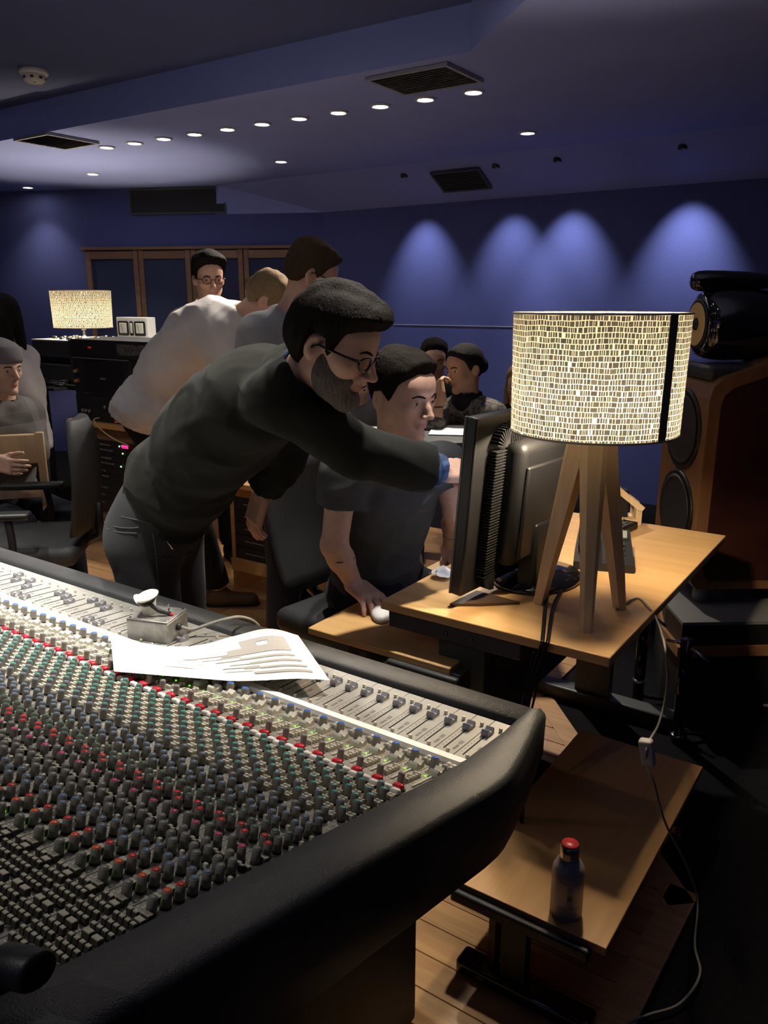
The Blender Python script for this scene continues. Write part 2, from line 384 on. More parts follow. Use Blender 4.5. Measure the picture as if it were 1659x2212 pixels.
# padded armrest along the far edge
arm = [(1.291, .757), (1.300, .763), (1.325, .765), (1.372, .752), (1.398, .736), (1.408, .715), (1.405, .660), (1.385, .630), (1.300, .622), (1.291, .63)]
b = MB(); fs = xprof(b, arm, XEND, X0 + .012)
for f in fs:
    if len(f.verts) == 4: f.smooth = True
o = part(b, 'armrest', black_pad)
# padded cheek on the right end: a strip over the profile, turned down at the outside
ys = [.12, .30, .50, .70, .90, 1.02, 1.07, 1.10, 1.16, 1.24, 1.30, 1.35, 1.385, 1.402, 1.408]
def ctop(y): return (tz(y) + .012) if y < 1.05 else (.790 + (.766 - .790) * min(1, (y - 1.05) / .2) if y < 1.33 else .766 - (y - 1.33) ** 2 * 6.2)
rows_ = []
for y in ys:
    z = ctop(y); zb = (z - .175) if y < 1.05 else max(.585, z - .175) + .2 * max(0, y - 1.30); k = 1 if y < 1.30 else max(.0, 1 - ((y - 1.30) / .11) ** 2)
    xo = float(np.interp(y, (.12, 1.06, 1.12, 1.28, 1.36, 1.395, 1.408), (-.492, -.488, -.493, -.530, -.546, -.556, -.572)))
    rows_.append([(X0 + .001, y, z - .004), (X0 + .006, y, z), (X0 + .5 * (xo - X0), y, z + .002), (xo - .012, y, z), (xo - .003, y, z - .005), (xo, y, z - .014), (xo - .002, y, z - .10), (xo - .010, y, zb + .02), (xo - .026, y, zb), (X0 + .001, y, zb)])
b = MB(); n = len(rows_[0]); vs = [p for r in rows_ for p in r]; fcs = []
for i in range(len(rows_) - 1):
    for k in range(n):
        k2 = (k + 1) % n; fcs.append((i * n + k, i * n + k2, (i + 1) * n + k2, (i + 1) * n + k))
fcs += [tuple(range(n)), tuple(range((len(rows_) - 1) * n, len(rows_) * n))]
for f in b._add(vs, fcs):
    f.smooth = len(f.verts) == 4
part(b, 'end_cheek', black_pad)
# rear trim behind the panels, pedestals
b = MB(); xprof(b, [(.10, tz(.10) - .1), (.10, tz(.2) + .035), (.17, tz(.2) + .045), (.285, tz(.285) + .012), (.295, tz(.295)), (.295, tz(.295) - .1)], XEND, X0); part(b, 'rear_trim', black_pad)
part(MB().box((-.98, .86, .30), (.46, .72, .60), bev=.01), 'pedestal', black_body)
part(MB().box((-2.9, .86, .30), (.46, .72, .60), bev=.01), 'pedestal', black_body)
part(MB().box((-1.9, 1.0, .40), (1.5, .06, .30)), 'modesty_panel', black_body)

def left_limit(y, z):                       # x of the left picture edge on this row
    x = -.6
    while x > XEND + .06 and project((x, y, z))[0] > -70: x -= PITCHX
    return x
NCH = int((X0 - left_limit(1.28, .75)) / PITCHX) + 1
NCH2 = int((X0 - left_limit(1.05, .78)) / PITCHX) + 1
# strips
fs_me = MB().box((0, 0, 0), (PITCHX - .0010, .190, .006), bev=.0006, seg=1).mesh('fader_strip'); fs_me.materials.append(silver)
L_ = math.hypot(.765, .765 * TS)
cs_me = MB().box((0, 0, 0), (PITCHX - .0009, L_, .006), bev=.0006, seg=1).mesh('channel_strip'); cs_me.materials.append(panel)
slot_me = MB().box((0, 0, 0), (.0022, .105, .0012)).mesh('fader_slot'); slot_me.materials.append(mat('slot_black', (.004, .004, .004), .9))
tlt = -math.atan(TS)
FZ = lambda y: .752 + (1.285 - y) * .06
for i in range(NCH):
    xc = X0 - PITCHX * (i + .5)
    plink('fader_strip', fs_me, (xc, 1.190, FZ(1.190) - .003), (-math.atan(.06), 0, 0))
    plink('fader_slot', slot_me, (xc - .006, 1.182, FZ(1.182) + .0004), (-math.atan(.06), 0, 0))
for i in range(NCH2):
    xc = X0 - PITCHX * (i + .5); yc = (1.068 + .303) / 2
    plink('channel_strip', cs_me, (xc, yc, tz(yc) - .003), (tlt, 0, 0))
for xa, xb, nm in ((X0 - PITCHX * NCH, XEND, 'fader_blank'), (X0 - PITCHX * NCH2, XEND, 'blank')):
    if nm == 'blank':
        b = MB(); xprof(b, [(.303, tz(.303)), (1.068, tz(1.068)), (1.068, tz(1.068) - .006), (.303, tz(.303) - .006)], xb, xa); part(b, 'blank_panel', panel)
    else: part(MB().box(((xa + xb) / 2, 1.19, FZ(1.19) - .003), (xa - xb, .19, .006)), 'blank_panel', silver)
# white writing strip between faders and channel modules
b = MB(); xprof(b, [(1.070, .776), (1.074, .7830), (1.098, .7765), (1.102, .768), (1.070, .768)], XEND, X0 - .001); part(b, 'writing_strip', mat('white_strip', (.88, .88, .86), .45))

# ---- knobs, buttons, caps (shared meshes)
knob_grey = mat('grey_knob', (.25, .24, .215), .5); skirt = mat('knob_skirt', (.02, .02, .02), .5)
cap_cols = dict(teal=(.05, .27, .23), blue=(.13, .18, .25), green=(.07, .14, .09), red=(.62, .030, .025), orange=(.78, .11, .03), pink=(.55, .06, .17), plain=(.21, .20, .18), bigblue=(.05, .15, .52))
def knob_mesh(cap, r=.0060, h=.0195):
    b = MB(); b.mi = 1; b.lathe([(r * 1.08, 0), (r * 1.08, .003), (r * .98, .0034)], 14)
    b.mi = 0; b.lathe([(r, .0034), (r * .94, h - .001), (r * .86, h)], 14)
    b.box((0, r * .98, h * .55), (.0012, .0016, h * .8))
    b.mi = 2; b.lathe([(r * .84, h - .0002), (r * .74, h + .0010), (0, h + .0013)], 14)
    me = b.mesh('knob_' + cap)
    for m in (knob_grey, skirt, mat('cap_' + cap, cap_cols[cap], .35)): me.materials.append(m)
    return me
KM = {c: knob_mesh(c) for c in cap_cols if c != 'bigblue'}; KM['bigblue'] = knob_mesh('bigblue', .0078, .021)
cream = mat('cream_button', (.60, .57, .47), .4); cream2 = mat('dull_button', (.42, .39, .30), .45); redb = mat('red_button', (.62, .012, .03), .3); whiteb = mat('white_button', (.80, .79, .74), .35)
def btn(name, d, m, base=None, bev=.0008):
    b = MB(); b.box((0, 0, d[2] / 2), d, bev=bev, seg=1)
    if base: b.mi = 1; b.box((0, 0, .002), (d[0] + .0014, d[1] + .0014, .004))
    me = b.mesh(name); me.materials.append(m)
    if base: me.materials.append(base)
    return me
def capped(name, d, h):
    b = MB(); b.mi = 1; b.box((0, 0, h / 2), (d[0] + .0006, d[1] + .0006, h)); b.mi = 0; b.box((0, 0, h + .0008), (d[0], d[1], .0018), bev=.0005, seg=1)
    me = b.mesh(name); me.materials.append(cream2); me.materials.append(mat('button_body', (.045, .040, .034), .6)); return me
BM = dict(small=btn('small_button', (.0062, .0052, .0075), cream, None), route=capped('routing_button', (.0064, .0044), .0068),
          big=capped('large_button', (.0108, .0070), .0070), red=btn('cut_button', (.0175, .0130, .0120), redb, skirt, .0028), white=btn('solo_button', (.0160, .0112, .0105), whiteb, skirt, .0024))
def dome(name, m):
    me = MB().lathe([(.0058, 0), (.0062, .0040), (.0050, .0072), (.0024, .0086), (0, .009)], 12).mesh(name); me.materials.append(m); return me
BM['dome_w'] = dome('round_button', mat('white_dome', (.66, .64, .58), .35)); BM['dome_g'] = dome('round_button', mat('grey_dome', (.33, .31, .28), .4))
rod = btn('small_fader_rod', (.0036, .062, .0030), mat('rod_white', (.62, .60, .54), .4))
def cap_mesh(name, m, L, W, Hh):            # fader cap with a saddle, ridged at both ends
    pr = [(-L / 2, 0), (-L / 2, Hh * .72), (-L * .36, Hh), (-L * .12, Hh * .62), (0, Hh * .5), (L * .12, Hh * .62), (L * .36, Hh), (L / 2, Hh * .72), (L / 2, 0)]
    b = MB(); xprof(b, pr, -W / 2, W / 2); b.mi = 1; b.box((0, 0, Hh * .51), (W * .98, .0012, .0010)); me = b.mesh(name); me.materials.append(m); me.materials.append(whiteb); return me
big_cap = cap_mesh('fader_cap', mat('steel_fader_cap', (.26, .26, .28), .28, .35), .026, .0150, .0130)
small_cap = cap_mesh('small_fader_cap', mat('cream_cap', (.70, .67, .57), .4), .026, .0165, .0125)
led_g = btn('led', (.0034, .0034, .0025), mat('led_green', (.05, .3, .02), .3, emit=(.25, 1, .04), estr=1.6)); led_y = btn('led', (.0036, .0036, .0025), mat('led_yellow', (.5, .4, .02), .3, emit=(1, .80, .05), estr=1.2))

items = []                                   # (name, mesh, location, tilt)
XR_, XL_ = -.0195, -.0345                    # right and left knob column inside a channel
krows = [(.434, 'plain', 0), (.453, 'orange', 0), (.471, 'red', 0), (.490, 'blue', 1), (.509, 'blue', 0), (.529, 'plain', 1), (.548, 'plain', 1),
         (.588, 'plain', 0), (.607, 'red', 1), (.626, 'green', 1), (.646, 'green', 0), (.665, 'blue', 1), (.686, 'blue', 1), (.706, 'blue', 0)]
rowx = lambda i, dx: X0 - PITCHX * i + dx
fcap_y = {}
for i in range(NCH2):
    xr, xl = rowx(i, XR_ + .004), rowx(i, XL_ + .003)
    def add(n, me, x, y, t=1):
        z = tz(y) if t else FZ(y); items.append((n, me, (x, y, z), tlt if t else -math.atan(.06)))
    for y, c, two in krows:
        add('knob', KM[c], xr, y)
        if two: add('knob', KM[c], xl, y + .011)
    add('knob', KM['pink'], xl + .001, .578)
    for k in range(4): add('small_button', BM['route'], xr + .008 - .0066 * k, .566 - .003 * (k % 2))
    add('large_button', BM['big'], xr + .006, .596); add('large_button', BM['big'], xl - .001, .474)
    add('large_button', BM['big'], xl + .002, .452)
    for y in (.536, .640, .660, .68): add('small_button', BM['small'], xr + .0105, y)
    # teal aux knobs in two staggered columns with button pairs beside them
    for k in range(4):
        c = 'teal'
        add('knob', KM[c], xr, .757 + .0335 * k); add('knob', KM[c if k else 'blue'], xl + .000, .7735 + .0335 * k)
        for q in range(2):
            for w in range(2):
                add('small_button', BM['small'], xl - .002 + .0068 * w - .0015, .752 + .0335 * k + .0075 * q - .002)
                add('small_button', BM['small'], xr + .0005 + .0068 * w, .7695 + .0335 * k + .0075 * q - .001)
    add('knob', KM['blue'], xl, .738); add('knob', KM['plain'], xl + .002, .720)
    add('solo_button', BM['white'], xr + .001, .8905); add('solo_button', BM['white'], xl - .0005, .8945); add('cut_button', BM['red'], xr - .004, .9065)
    add('knob', KM['plain'], xl + .0015, .929)
    for k in range(5):
        add('small_button', BM['small'], xl + .004, .945 + .0088 * k)
        if k % 2 == 0: add('small_button', BM['small'], xl - .0032, .945 + .0088 * k)
    add('small_fader_rod', rod, xr + .0035, .966)
    add('small_fader_cap', small_cap, xr + .0035, 1.012 - (.014 * rnd.random() if i > 18 else 0))
    add('led', led_g, xr - .0055, .991) if i % 1 == 0 and i < 24 else None
    add('knob', KM['bigblue'], xl + .0035, 1.030)
    for k, nm in ((0, 'dome_w'), (1, 'dome_g')):
        add('round_button', BM[nm], xr + .010 - .0005, 1.058 - .013 * k); add('round_button', BM[nm], xr - .001, 1.060 - .013 * k)
    if 15 <= i <= 18: add('led', led_y, xl - .006, .722)
    if i <= 14: add('led', led_g, xl + .004, .447)
    # routing matrix
    for y, kind in ((.4215, 'mix'), (.4050, 'four'), (.3915, 'four'), (.3790, 'four'), (.3665, 'pair'), (.3540, 'four'), (.3420, 'four'), (.3300, 'four'), (.3170, 'pair2')):
        cx_ = X0 - PITCHX * (i + .5)
        if kind == 'four':
            for k in range(4): add('routing_button', BM['route'], cx_ - .0132 + .0088 * k, y)
        elif kind == 'mix':
            add('large_button', BM['big'], cx_ + .010, y + .003); add('large_button', BM['big'], cx_ + .012, y - .008)
            for k in range(2): add('routing_button', BM['route'], cx_ - .010 + .0085 * k, y - .002)
        elif kind == 'pair':
            add('large_button', BM['big'], cx_ + .009, y); add('large_button', BM['big'], cx_ - .006, y + .001)
        else:
            for k in range(3): add('routing_button', BM['route'], cx_ - .010 + .0095 * k, y)
# large faders
for i in range(NCH):
    xc = X0 - PITCHX * (i + .5) - .006
    y = 1.2245 if i < 11 else 1.17 + .065 * rnd.random() if rnd.random() < .75 else 1.13
    add('fader_cap', big_cap, xc, y, 0)
    add('fader_button', BM['small'], xc + .0125, 1.1220, 0); add('fader_button', BM['small'], xc + .0155, 1.249, 0)
def seen(it):
    q = project(it[2]); return -40 < q[0] < 1700 and q[1] < 2260
items = [it for it in items if it[2][0] > XEND + .05 and seen(it)]
by = {}
for it in items: by.setdefault(it[0], []).append(it)
for nm, L in by.items():
    L.sort(key=lambda it: (Vector(it[2]) - Vector((0, 0, EYE))).length)
    for n_, me, loc, t in L[:300]: plink(n_, me, loc, (t, 0, 0))
    if len(L) > 300:                        # the small far ones, joined
        groups = {}
        vs, fs, mi, mats, off = [], [], [], [], 0
        for n_, me, loc, t in L[300:]:
            if me.name not in groups:
                co = np.empty(len(me.vertices) * 3); me.vertices.foreach_get('co', co)
                base = len(mats); mats += list(me.materials)
                groups[me.name] = (co.reshape(-1, 3), [tuple(p.vertices) for p in me.polygons], [p.material_index + base for p in me.polygons])
            co, pf, pm = groups[me.name]; c, s = math.cos(t), math.sin(t)
            w = np.stack([co[:, 0], co[:, 1] * c - co[:, 2] * s, co[:, 1] * s + co[:, 2] * c], 1) + np.array(loc)
            vs.append(w); fs += [tuple(v + off for v in f) for f in pf]; mi += pm; off += len(co)
        me = bpy.data.meshes.new(nm + '_far'); me.from_pydata(np.concatenate(vs).tolist(), [], fs)
        for m in mats: me.materials.append(m)
        me.polygons.foreach_set('material_index', mi)
        o = link('far_' + nm + 's', me, kind='stuff'); o.parent = console; o.matrix_parent_inverse = Matrix.Translation((1.9, -.8, 0))
# printed scale marks beside the large faders
b = MB()
for i in range(NCH):
    xc = X0 - PITCHX * (i + .5) - .006
    for k in range(8): y = 1.140 + .0115 * k; b.box((xc - .0075, y, FZ(y) + .0002), (.0030, .0012, .0004))
    for k in range(5): y = 1.125 + .004 * k; b.box((xc + .017, y + .012, FZ(y) + .0002), (.0050, .0010, .0004))
    b.box((xc + .016, 1.165, FZ(1.165) + .0002), (.0075, .014, .0004))
part(b, 'scale_marks', mat('mark_grey', (.16, .155, .15), .6), kind='stuff')
# ------------------------------------------------------------------ desk with lamp and monitor
beech = wood('beech_top', (.60, .345, .130), (.74, .46, .20), .38, (1.2, 14, 14))
lamp_wood = wood('lamp_ash', (.72, .50, .27), (.84, .63, .38), .5, (26, 26, 2.2))
steel = mat('dark_grey_steel', (.080, .083, .083), .45, .2)
black_pl = mat('black_plastic', (.010, .010, .011), .46, bump=(500, .1)); black_gloss = mat('black_gloss', (.006, .006, .007), .06, coat=.6)
DX0, DX1, DY0, DY1, DZ = -1.177, -.530, 1.695, 2.905, .75
desk = empty('computer_desk', (-.85, 2.3, 0), label='beech topped computer desk on grey steel legs', cat='desk')
def dpart(b, name, m, par=desk, off=(.85, -2.3, 0), **kw):
    o = b.build(name, m, par, **kw); o.matrix_parent_inverse = Matrix.Translation(off) if par is desk else Matrix(); return o
dpart(MB().box(((DX0 + DX1) / 2, (DY0 + DY1) / 2, DZ - .0125), (DX1 - DX0, DY1 - DY0, .025), bev=.003), 'desktop', beech)
TZ = .620
dpart(MB().box((-1.18, 2.22, TZ - .010), (.48, 1.10, .020), bev=.003), 'keyboard_tray', beech)
dpart(MB().box((-.938, 1.745, .352), (.142, .035, .700), bev=.004), 'leg', steel)
dpart(MB().box((-.938, 2.82, .352), (.142, .035, .700), bev=.004), 'leg', steel)
dpart(MB().box((-.96, 1.735, .698), (.40, .05, .05), bev=.004), 'top_beam', steel)
dpart(MB().box((-.96, 2.82, .698), (.40, .05, .05), bev=.004), 'top_beam', steel)
dpart(MB().box((-.91, 1.74, .03), (.62, .08, .06), bev=.01), 'foot', steel)
dpart(MB().box((-.91, 2.82, .03), (.62, .08, .06), bev=.01), 'foot', steel)
dpart(MB().box((-.94, 2.28, .45), (.02, 1.05, .22)), 'modesty_panel', steel)
dpart(MB().box((-1.02, 1.662, .565), (.22, .020, .075), bev=.006), 'tray_guard', steel)
dpart(MB().box((-1.30, 1.70, .578), (.05, .05, .060)), 'tray_bracket', steel); dpart(MB().box((-1.02, 1.70, .575), (.22, .05, .060)), 'tray_bracket', steel)
for x in (-.90, -.975): dpart(MB().lathe([(.006, 0), (.006, .004), (0, .005)], 10, M=basis((x, 1.71, .698), (1, 0, 0), (0, 0, 1), (0, -1, 0))), 'bolt', mat('bolt', (.12, .12, .12), .3, .8))

# ---- lamp shades
def shade_mat():
    m = bpy.data.materials.new('printed_shade'); m.use_nodes = True; nt = m.node_tree; N = nt.nodes; Lk = nt.links.new
    N.remove(N['Principled BSDF']); out = N['Material Output']
    tc = N.new('ShaderNodeTexCoord'); g = N.new('ShaderNodeTexGradient'); g.gradient_type = 'RADIAL'; Lk(tc.outputs['Object'], g.inputs[0])
    sx = N.new('ShaderNodeSeparateXYZ'); Lk(tc.outputs['Object'], sx.inputs[0])
    ns = N.new('ShaderNodeTexNoise'); ns.inputs['Scale'].default_value = 14; Lk(tc.outputs['Object'], ns.inputs['Vector'])
    zw = N.new('ShaderNodeMath'); zw.operation = 'MULTIPLY_ADD'; zw.inputs[1].default_value = .010; Lk(ns.outputs[0], zw.inputs[0]); Lk(sx.outputs[2], zw.inputs[2])
    fl_ = N.new('ShaderNodeMath'); fl_.operation = 'MULTIPLY'; fl_.inputs[1].default_value = 80.0; Lk(zw.outputs[0], fl_.inputs[0]); fo = N.new('ShaderNodeMath'); fo.operation = 'FLOOR'; Lk(fl_.outputs[0], fo.inputs[0])
    u0 = N.new('ShaderNodeMath'); u0.operation = 'MULTIPLY'; u0.inputs[1].default_value = 62; Lk(g.outputs[1], u0.inputs[0]); mpn = N.new('ShaderNodeCombineXYZ'); Lk(u0.outputs[0], mpn.inputs[0]); m7 = N.new('ShaderNodeMath'); m7.operation = 'MULTIPLY'; m7.inputs[1].default_value = 5.37; Lk(fo.outputs[0], m7.inputs[0]); Lk(m7.outputs[0], mpn.inputs[1])
    n2 = N.new('ShaderNodeTexNoise'); n2.inputs['Scale'].default_value = 1; n2.inputs['Detail'].default_value = 1; Lk(mpn.outputs[0], n2.inputs['Vector'])
    uu = N.new('ShaderNodeMath'); uu.operation = 'MULTIPLY'; uu.inputs[1].default_value = 1.30; Lk(g.outputs[1], uu.inputs[0])
    uw = N.new('ShaderNodeMath'); uw.operation = 'MULTIPLY_ADD'; uw.inputs[1].default_value = .030; Lk(n2.outputs[0], uw.inputs[0]); Lk(uu.outputs[0], uw.inputs[2])
    cb = N.new('ShaderNodeCombineXYZ'); Lk(uw.outputs[0], cb.inputs[0]); Lk(zw.outputs[0], cb.inputs[1])
    br = N.new('ShaderNodeTexBrick'); br.inputs['Scale'].default_value = 1; br.inputs['Brick Width'].default_value = .0078; br.inputs['Row Height'].default_value = .0125
    br.inputs['Mortar Size'].default_value = .00100; br.inputs['Mortar Smooth'].default_value = .2; br.offset = .37; br.squash = 1.0
    br.inputs['Color1'].default_value = (.024, .0222, .0190, 1); br.inputs['Color2'].default_value = (.013, .012, .0105, 1); br.inputs['Mortar'].default_value = (.175, .162, .128, 1)
    Lk(cb.outputs[0], br.inputs[0])
    d = N.new('ShaderNodeBsdfDiffuse'); t = N.new('ShaderNodeBsdfTranslucent'); mx = N.new('ShaderNodeMixShader'); mx.inputs[0].default_value = .55
    Lk(br.outputs[0], d.inputs[0]); Lk(br.outputs[0], t.inputs[0]); Lk(d.outputs[0], mx.inputs[1]); Lk(t.outputs[0], mx.inputs[2]); Lk(mx.outputs[0], out.inputs[0])
    return m
SHADE = shade_mat(); lamp_metal = mat('lamp_chrome', (.6, .6, .6), .25, .9); seam_m = mat('shade_seam', (.10, .095, .085), .8)
def lamp_shade(par, z0, z1, r0, r1, bulbW, seam_dir=None):
    n = 72; prof = [(r0 + (r1 - r0) * k / 6, z0 + (z1 - z0) * k / 6) for k in range(7)]
    b = MB(); b.bm.free(); b.bm = bmesh.new()
    vs = [(r * math.cos(2 * math.pi * k / n), r * math.sin(2 * math.pi * k / n), z) for r, z in prof for k in range(n)]
    fs = [(i * n + k, i * n + (k + 1) % n, (i + 1) * n + (k + 1) % n, (i + 1) * n + k) for i in range(6) for k in range(n)]
    for f in b._add(vs, fs): f.smooth = True
    sh = b.build('lamp_shade', SHADE, par)
    for r, z, nm in ((r0, z0, 'rim'), (r1, z1, 'rim')):
        MB().tube([(r * math.cos(a), r * math.sin(a), z) for a in [2 * math.pi * k / 60 for k in range(61)]], .0028, 6, caps=False).build(nm, mat('shade_rim', (.34, .31, .27), .7), sh)
    if seam_dir is not None:
        sb = MB(); w = .026
        pts = []
        for z, r in ((z0, r0), (z1, r1)):
            for q in (-.5, .5): a = seam_dir + q * w / r; pts += [(math.cos(a) * (r + .0015), math.sin(a) * (r + .0015), z), (math.cos(a) * (r + .0003), math.sin(a) * (r + .0003), z)]
        sb.hexa([pts[0], pts[2], pts[3], pts[1], pts[4], pts[6], pts[7], pts[5]]); sb.build('seam', seam_m, sh)
    zm = z0 + (z1 - z0) * .30; rb = .034
    for k in range(3):
        a = k * 2 * math.pi / 3; MB().tube([(0, 0, z0 + .04), (r0 * .995 * math.cos(a), r0 * .995 * math.sin(a), z0 + .004)], .0016, 5).build('spider_arm', lamp_metal, sh)
    MB().lathe([(.018, z0 - .02), (.018, zm - .045), (.014, zm - .030)], 16).build('bulb_holder', wp, par)
    bb = mat('bulb_%d' % int(bulbW * 10), (1, 1, 1), .4, emit=WARM, estr=bulbW / (4 * math.pi ** 2 * rb * rb))
    MB().lathe([(.014, zm - .030), (.026, zm - .018)] + [(rb * math.sin(a), zm - rb * math.cos(a) + .006) for a in [math.pi * k / 10 for k in range(4, 11)]], 20).build('bulb', bb, par)

lamp = empty('tripod_lamp', (-.687, 1.922, DZ), label='large table lamp with printed drum shade on a wooden tripod', cat='lamp')
hubz = .472
for k, (x, y) in enumerate(((-.808, 1.928), (-.636, 1.822), (-.614, 2.020))):
    d = Vector((x + .687, y - 1.922, 0)); d *= .122 / d.length; t = d.normalized(); s = Vector((-t.y, t.x, 0))
    b = MB(); ring = []
    for z, rad, w, th in ((0, .122, .0150, .0135), (.10, .1045, .0180, .0165), (hubz, .030, .0330, .0285)):
        c = t * rad + Vector((0, 0, z)); ring.append([c + s * (w * a) + t * (th * e) for a, e in ((-1, -1), (1, -1), (1, .55), (.55, 1), (-.55, 1), (-1, .55))])
    vs = [p for r in ring for p in r]; fc = [tuple(range(5, -1, -1)), tuple(range(12, 18))] + [(i * 6 + k2, i * 6 + (k2 + 1) % 6, i * 6 + 6 + (k2 + 1) % 6, i * 6 + 6 + k2) for i in range(2) for k2 in range(6)]
    b._add(vs, fc); b.build('leg', lamp_wood, lamp)
MB().prism([(.050 * math.cos(a), .050 * math.sin(a)) for a in [R(30 + 60 * k) for k in range(6)]], hubz - .055, hubz + .012).build('hub', lamp_wood, lamp)
lamp_shade(lamp, .487, .772, .2035, .2085, BULB_W, seam_dir=math.atan2(-.40, 1.0))

# ---- second lamp, far left on the effects rack
LP2 = at_f(178, 712, 5.25)
lamp2 = empty('table_lamp', (LP2.x, LP2.y, LP2.z - .075), label='lit table lamp with printed shade on a thin metal stem at the far left', cat='lamp')
MB().lathe([(.075, 0), (.075, .008), (.02, .016), (.010, .03), (.009, .10), (.018, .14)], 24).build('stem', lamp_metal, lamp2)
lamp_shade(lamp2, .088, .378, .228, .236, BULB_W * 1.25)

# ---- monitor seen from behind
mon = empty('monitor', (-.955, 2.025, DZ), rz=R(-5), label='large black flat monitor on the desk seen from behind', cat='monitor')
tl = Matrix.Translation((0, 0, .035)) @ Matrix.Rotation(R(4.5), 4, 'Y')
W2, HM = .262, .485
MB().box((-.004, 0, HM / 2), (.036, 2 * W2, HM), M=tl, bev=.006).build('housing', black_pl, mon)
MB().box((-.0235, 0, HM / 2), (.004, 2 * W2 - .04, HM - .04), M=tl).build('screen', mat('screen_glow', (.02, .02, .02), .3, emit=(.55, .62, .85), estr=.9), mon)
MB().box((-.0218, -W2 + .004, HM / 2), (.006, .008, HM - .002), M=tl).build('bezel_highlight', mat('bezel_highlight_grey', (.10, .10, .10), .35), mon)  # paler strip puts the highlight along the near bezel edge into the colour
bu = MB(); bu.box((.040, .045, HM / 2 - .01), (.070, .325, HM - .130), M=tl, bev=.030, seg=5); bl = bu.build('rear_bulge', black_pl, mon)
MB().box((.078, .04, HM / 2 - .03), (.014, .27, HM - .22), M=tl, bev=.006).build('rear_cover', black_pl, mon)
fb = MB()
def fin(y0, z0, ang):
    fb.box((0, 0, 0), (.034, .050, .0030), M=tl @ Matrix.Translation((.022, y0, z0)) @ Matrix.Rotation(ang, 4, 'X'))
for k in range(42): fin(-.168, .055 + k * .0082, 0)
for k in range(9):
    a = R(10 * (k + 1)); fin(-.150 + .032 * (1 - math.cos(a)) - .018, .400 + .032 * math.sin(a), -a)
for k in range(26): fin(-.132 + k * .0092, .434, R(90))
for k in range(9):
    a = R(10 * (k + 1)); fin(-.150 + .032 * (1 - math.cos(a)) - .018, .052 - .032 * math.sin(a), a)
fb.build('cooling_fins', mat('fin_black', (.020, .020, .021), .30), mon, kind='stuff')
MB().box((.075, .03, .10), (.06, .11, .20), bev=.01).build('stand_neck', black_pl, mon)
bs = MB(); bs.lathe([(.0, .0), (.126, 0), (.130, .006), (.122, .016), (.06, .024), (0, .026)], 40, M=Matrix.Translation((.055, .085, 0)), sx=.95, sy=1.2); bs.build('stand_base', black_gloss, mon)
MB().prism([(-.020, -.262), (.045, -.21), (.12, -.13), (-.02, -.13)], 0, .008).build('stand_foot', mat('foot_wood', (.10, .065, .04), .4), mon)

# ---- things on the desk and tray
c = at_z(1262, 1212, DZ)
ph = empty('desk_phone', (c.x + .05, c.y + .03, DZ), rz=R(20), label='black desk phone standing behind the tripod lamp', cat='phone')
b = MB(); b.hexa([(-.09, -.10, 0), (.09, -.10, 0), (.09, .10, 0), (-.09, .10, 0), (-.09, -.10, .025), (.09, -.10, .025), (.08, .09, .085), (-.08, .09, .085)]); b.build('body', black_pl, ph)
MB().box((0, 0, 0), (.05, .20, .035), M=Matrix.Translation((-.055, 0, .085)) @ Matrix.Rotation(R(16), 4, 'X'), bev=.012, seg=3).build('handset', black_gloss, ph)
MB().box((0, 0, 0), (.07, .04, .004), M=Matrix.Translation((.035, .055, .078)) @ Matrix.Rotation(R(16), 4, 'X')).build('display', mat('grey_lcd', (.25, .27, .25), .2), ph)
for i in range(3):
    for j in range(4): MB().box((0, 0, 0), (.014, .012, .005), M=Matrix.Translation((.012 + .022 * i, -.07 + .024 * j, .036 + .0085 * j)) @ Matrix.Rotation(R(16), 4, 'X'), bev=.002, seg=1).build('key', mat('dark_key', (.05, .05, .055), .5), ph)
c = at_z(1338, 1150, DZ)
rm = empty('handheld_remote', (c.x, c.y, DZ), rz=R(-8), label='black remote control lying beside the wooden stand', cat='remote')
MB().box((0, 0, .014), (.060, .17, .028), bev=.006).build('body', black_pl, rm)
for i in range(3):
    for j in range(6): MB().box((-.017 + .017 * i, -.06 + .022 * j, .0295), (.010, .010, .004), bev=.0015, seg=1).build('key', mat('grey_key', (.13, .12, .12), .5), rm)
c = at_z(1372, 1127, DZ)
ws = empty('wooden_stand', (c.x, c.y, DZ), rz=R(30), label='small open wooden wedge stand behind the tripod lamp', cat='stand')
MB().box((0, 0, .03), (.022, .10, .06), bev=.002).build('upright', lamp_wood, ws)
MB().box((-.10, .0, .011), (.20, .10, .022), bev=.002).build('base_board', lamp_wood, ws)
b = MB(); b.box((0, 0, 0), (.250, .016, .022), M=Matrix.Translation((-.085, .042, .135)) @ Matrix.Rotation(R(38), 4, 'Y')); b.build('side_rail', lamp_wood, ws)
b = MB(); b.box((0, 0, 0), (.250, .016, .022), M=Matrix.Translation((-.085, -.042, .135)) @ Matrix.Rotation(R(38), 4, 'Y')); b.build('side_rail', lamp_wood, ws)
MB().box((-.07, 0, .075), (.07, .06, .10), bev=.006).build('gadget', black_pl, ws)
kb = empty('keyboard', (-1.27, 2.20, TZ), label='pale computer keyboard on the tray under the monitor', cat='keyboard')
MB().box((0, 0, .007), (.145, .43, .014), bev=.003).build('case', mat('kb_case', (.30, .30, .31), .4, .3), kb)
kme = MB().box((0, 0, 0), (.0150, .0150, .006), bev=.0015, seg=1).mesh('key'); kme.materials.append(mat('kb_key', (.66, .65, .63), .45))
for i in range(6):
    for j in range(21): link('key', kme, kb, (-.052 + .0195 * i, -.195 + .0195 * j, .0165))
ms = empty('computer_mouse', tuple(at_z(824, 1334, TZ)), rz=R(38), label='white computer mouse under the seated man\'s right hand', cat='mouse')
b = MB(); prof = [(math.sin(a), 1 - math.cos(a)) for a in [R(90) * k / 8 for k in range(9)]]
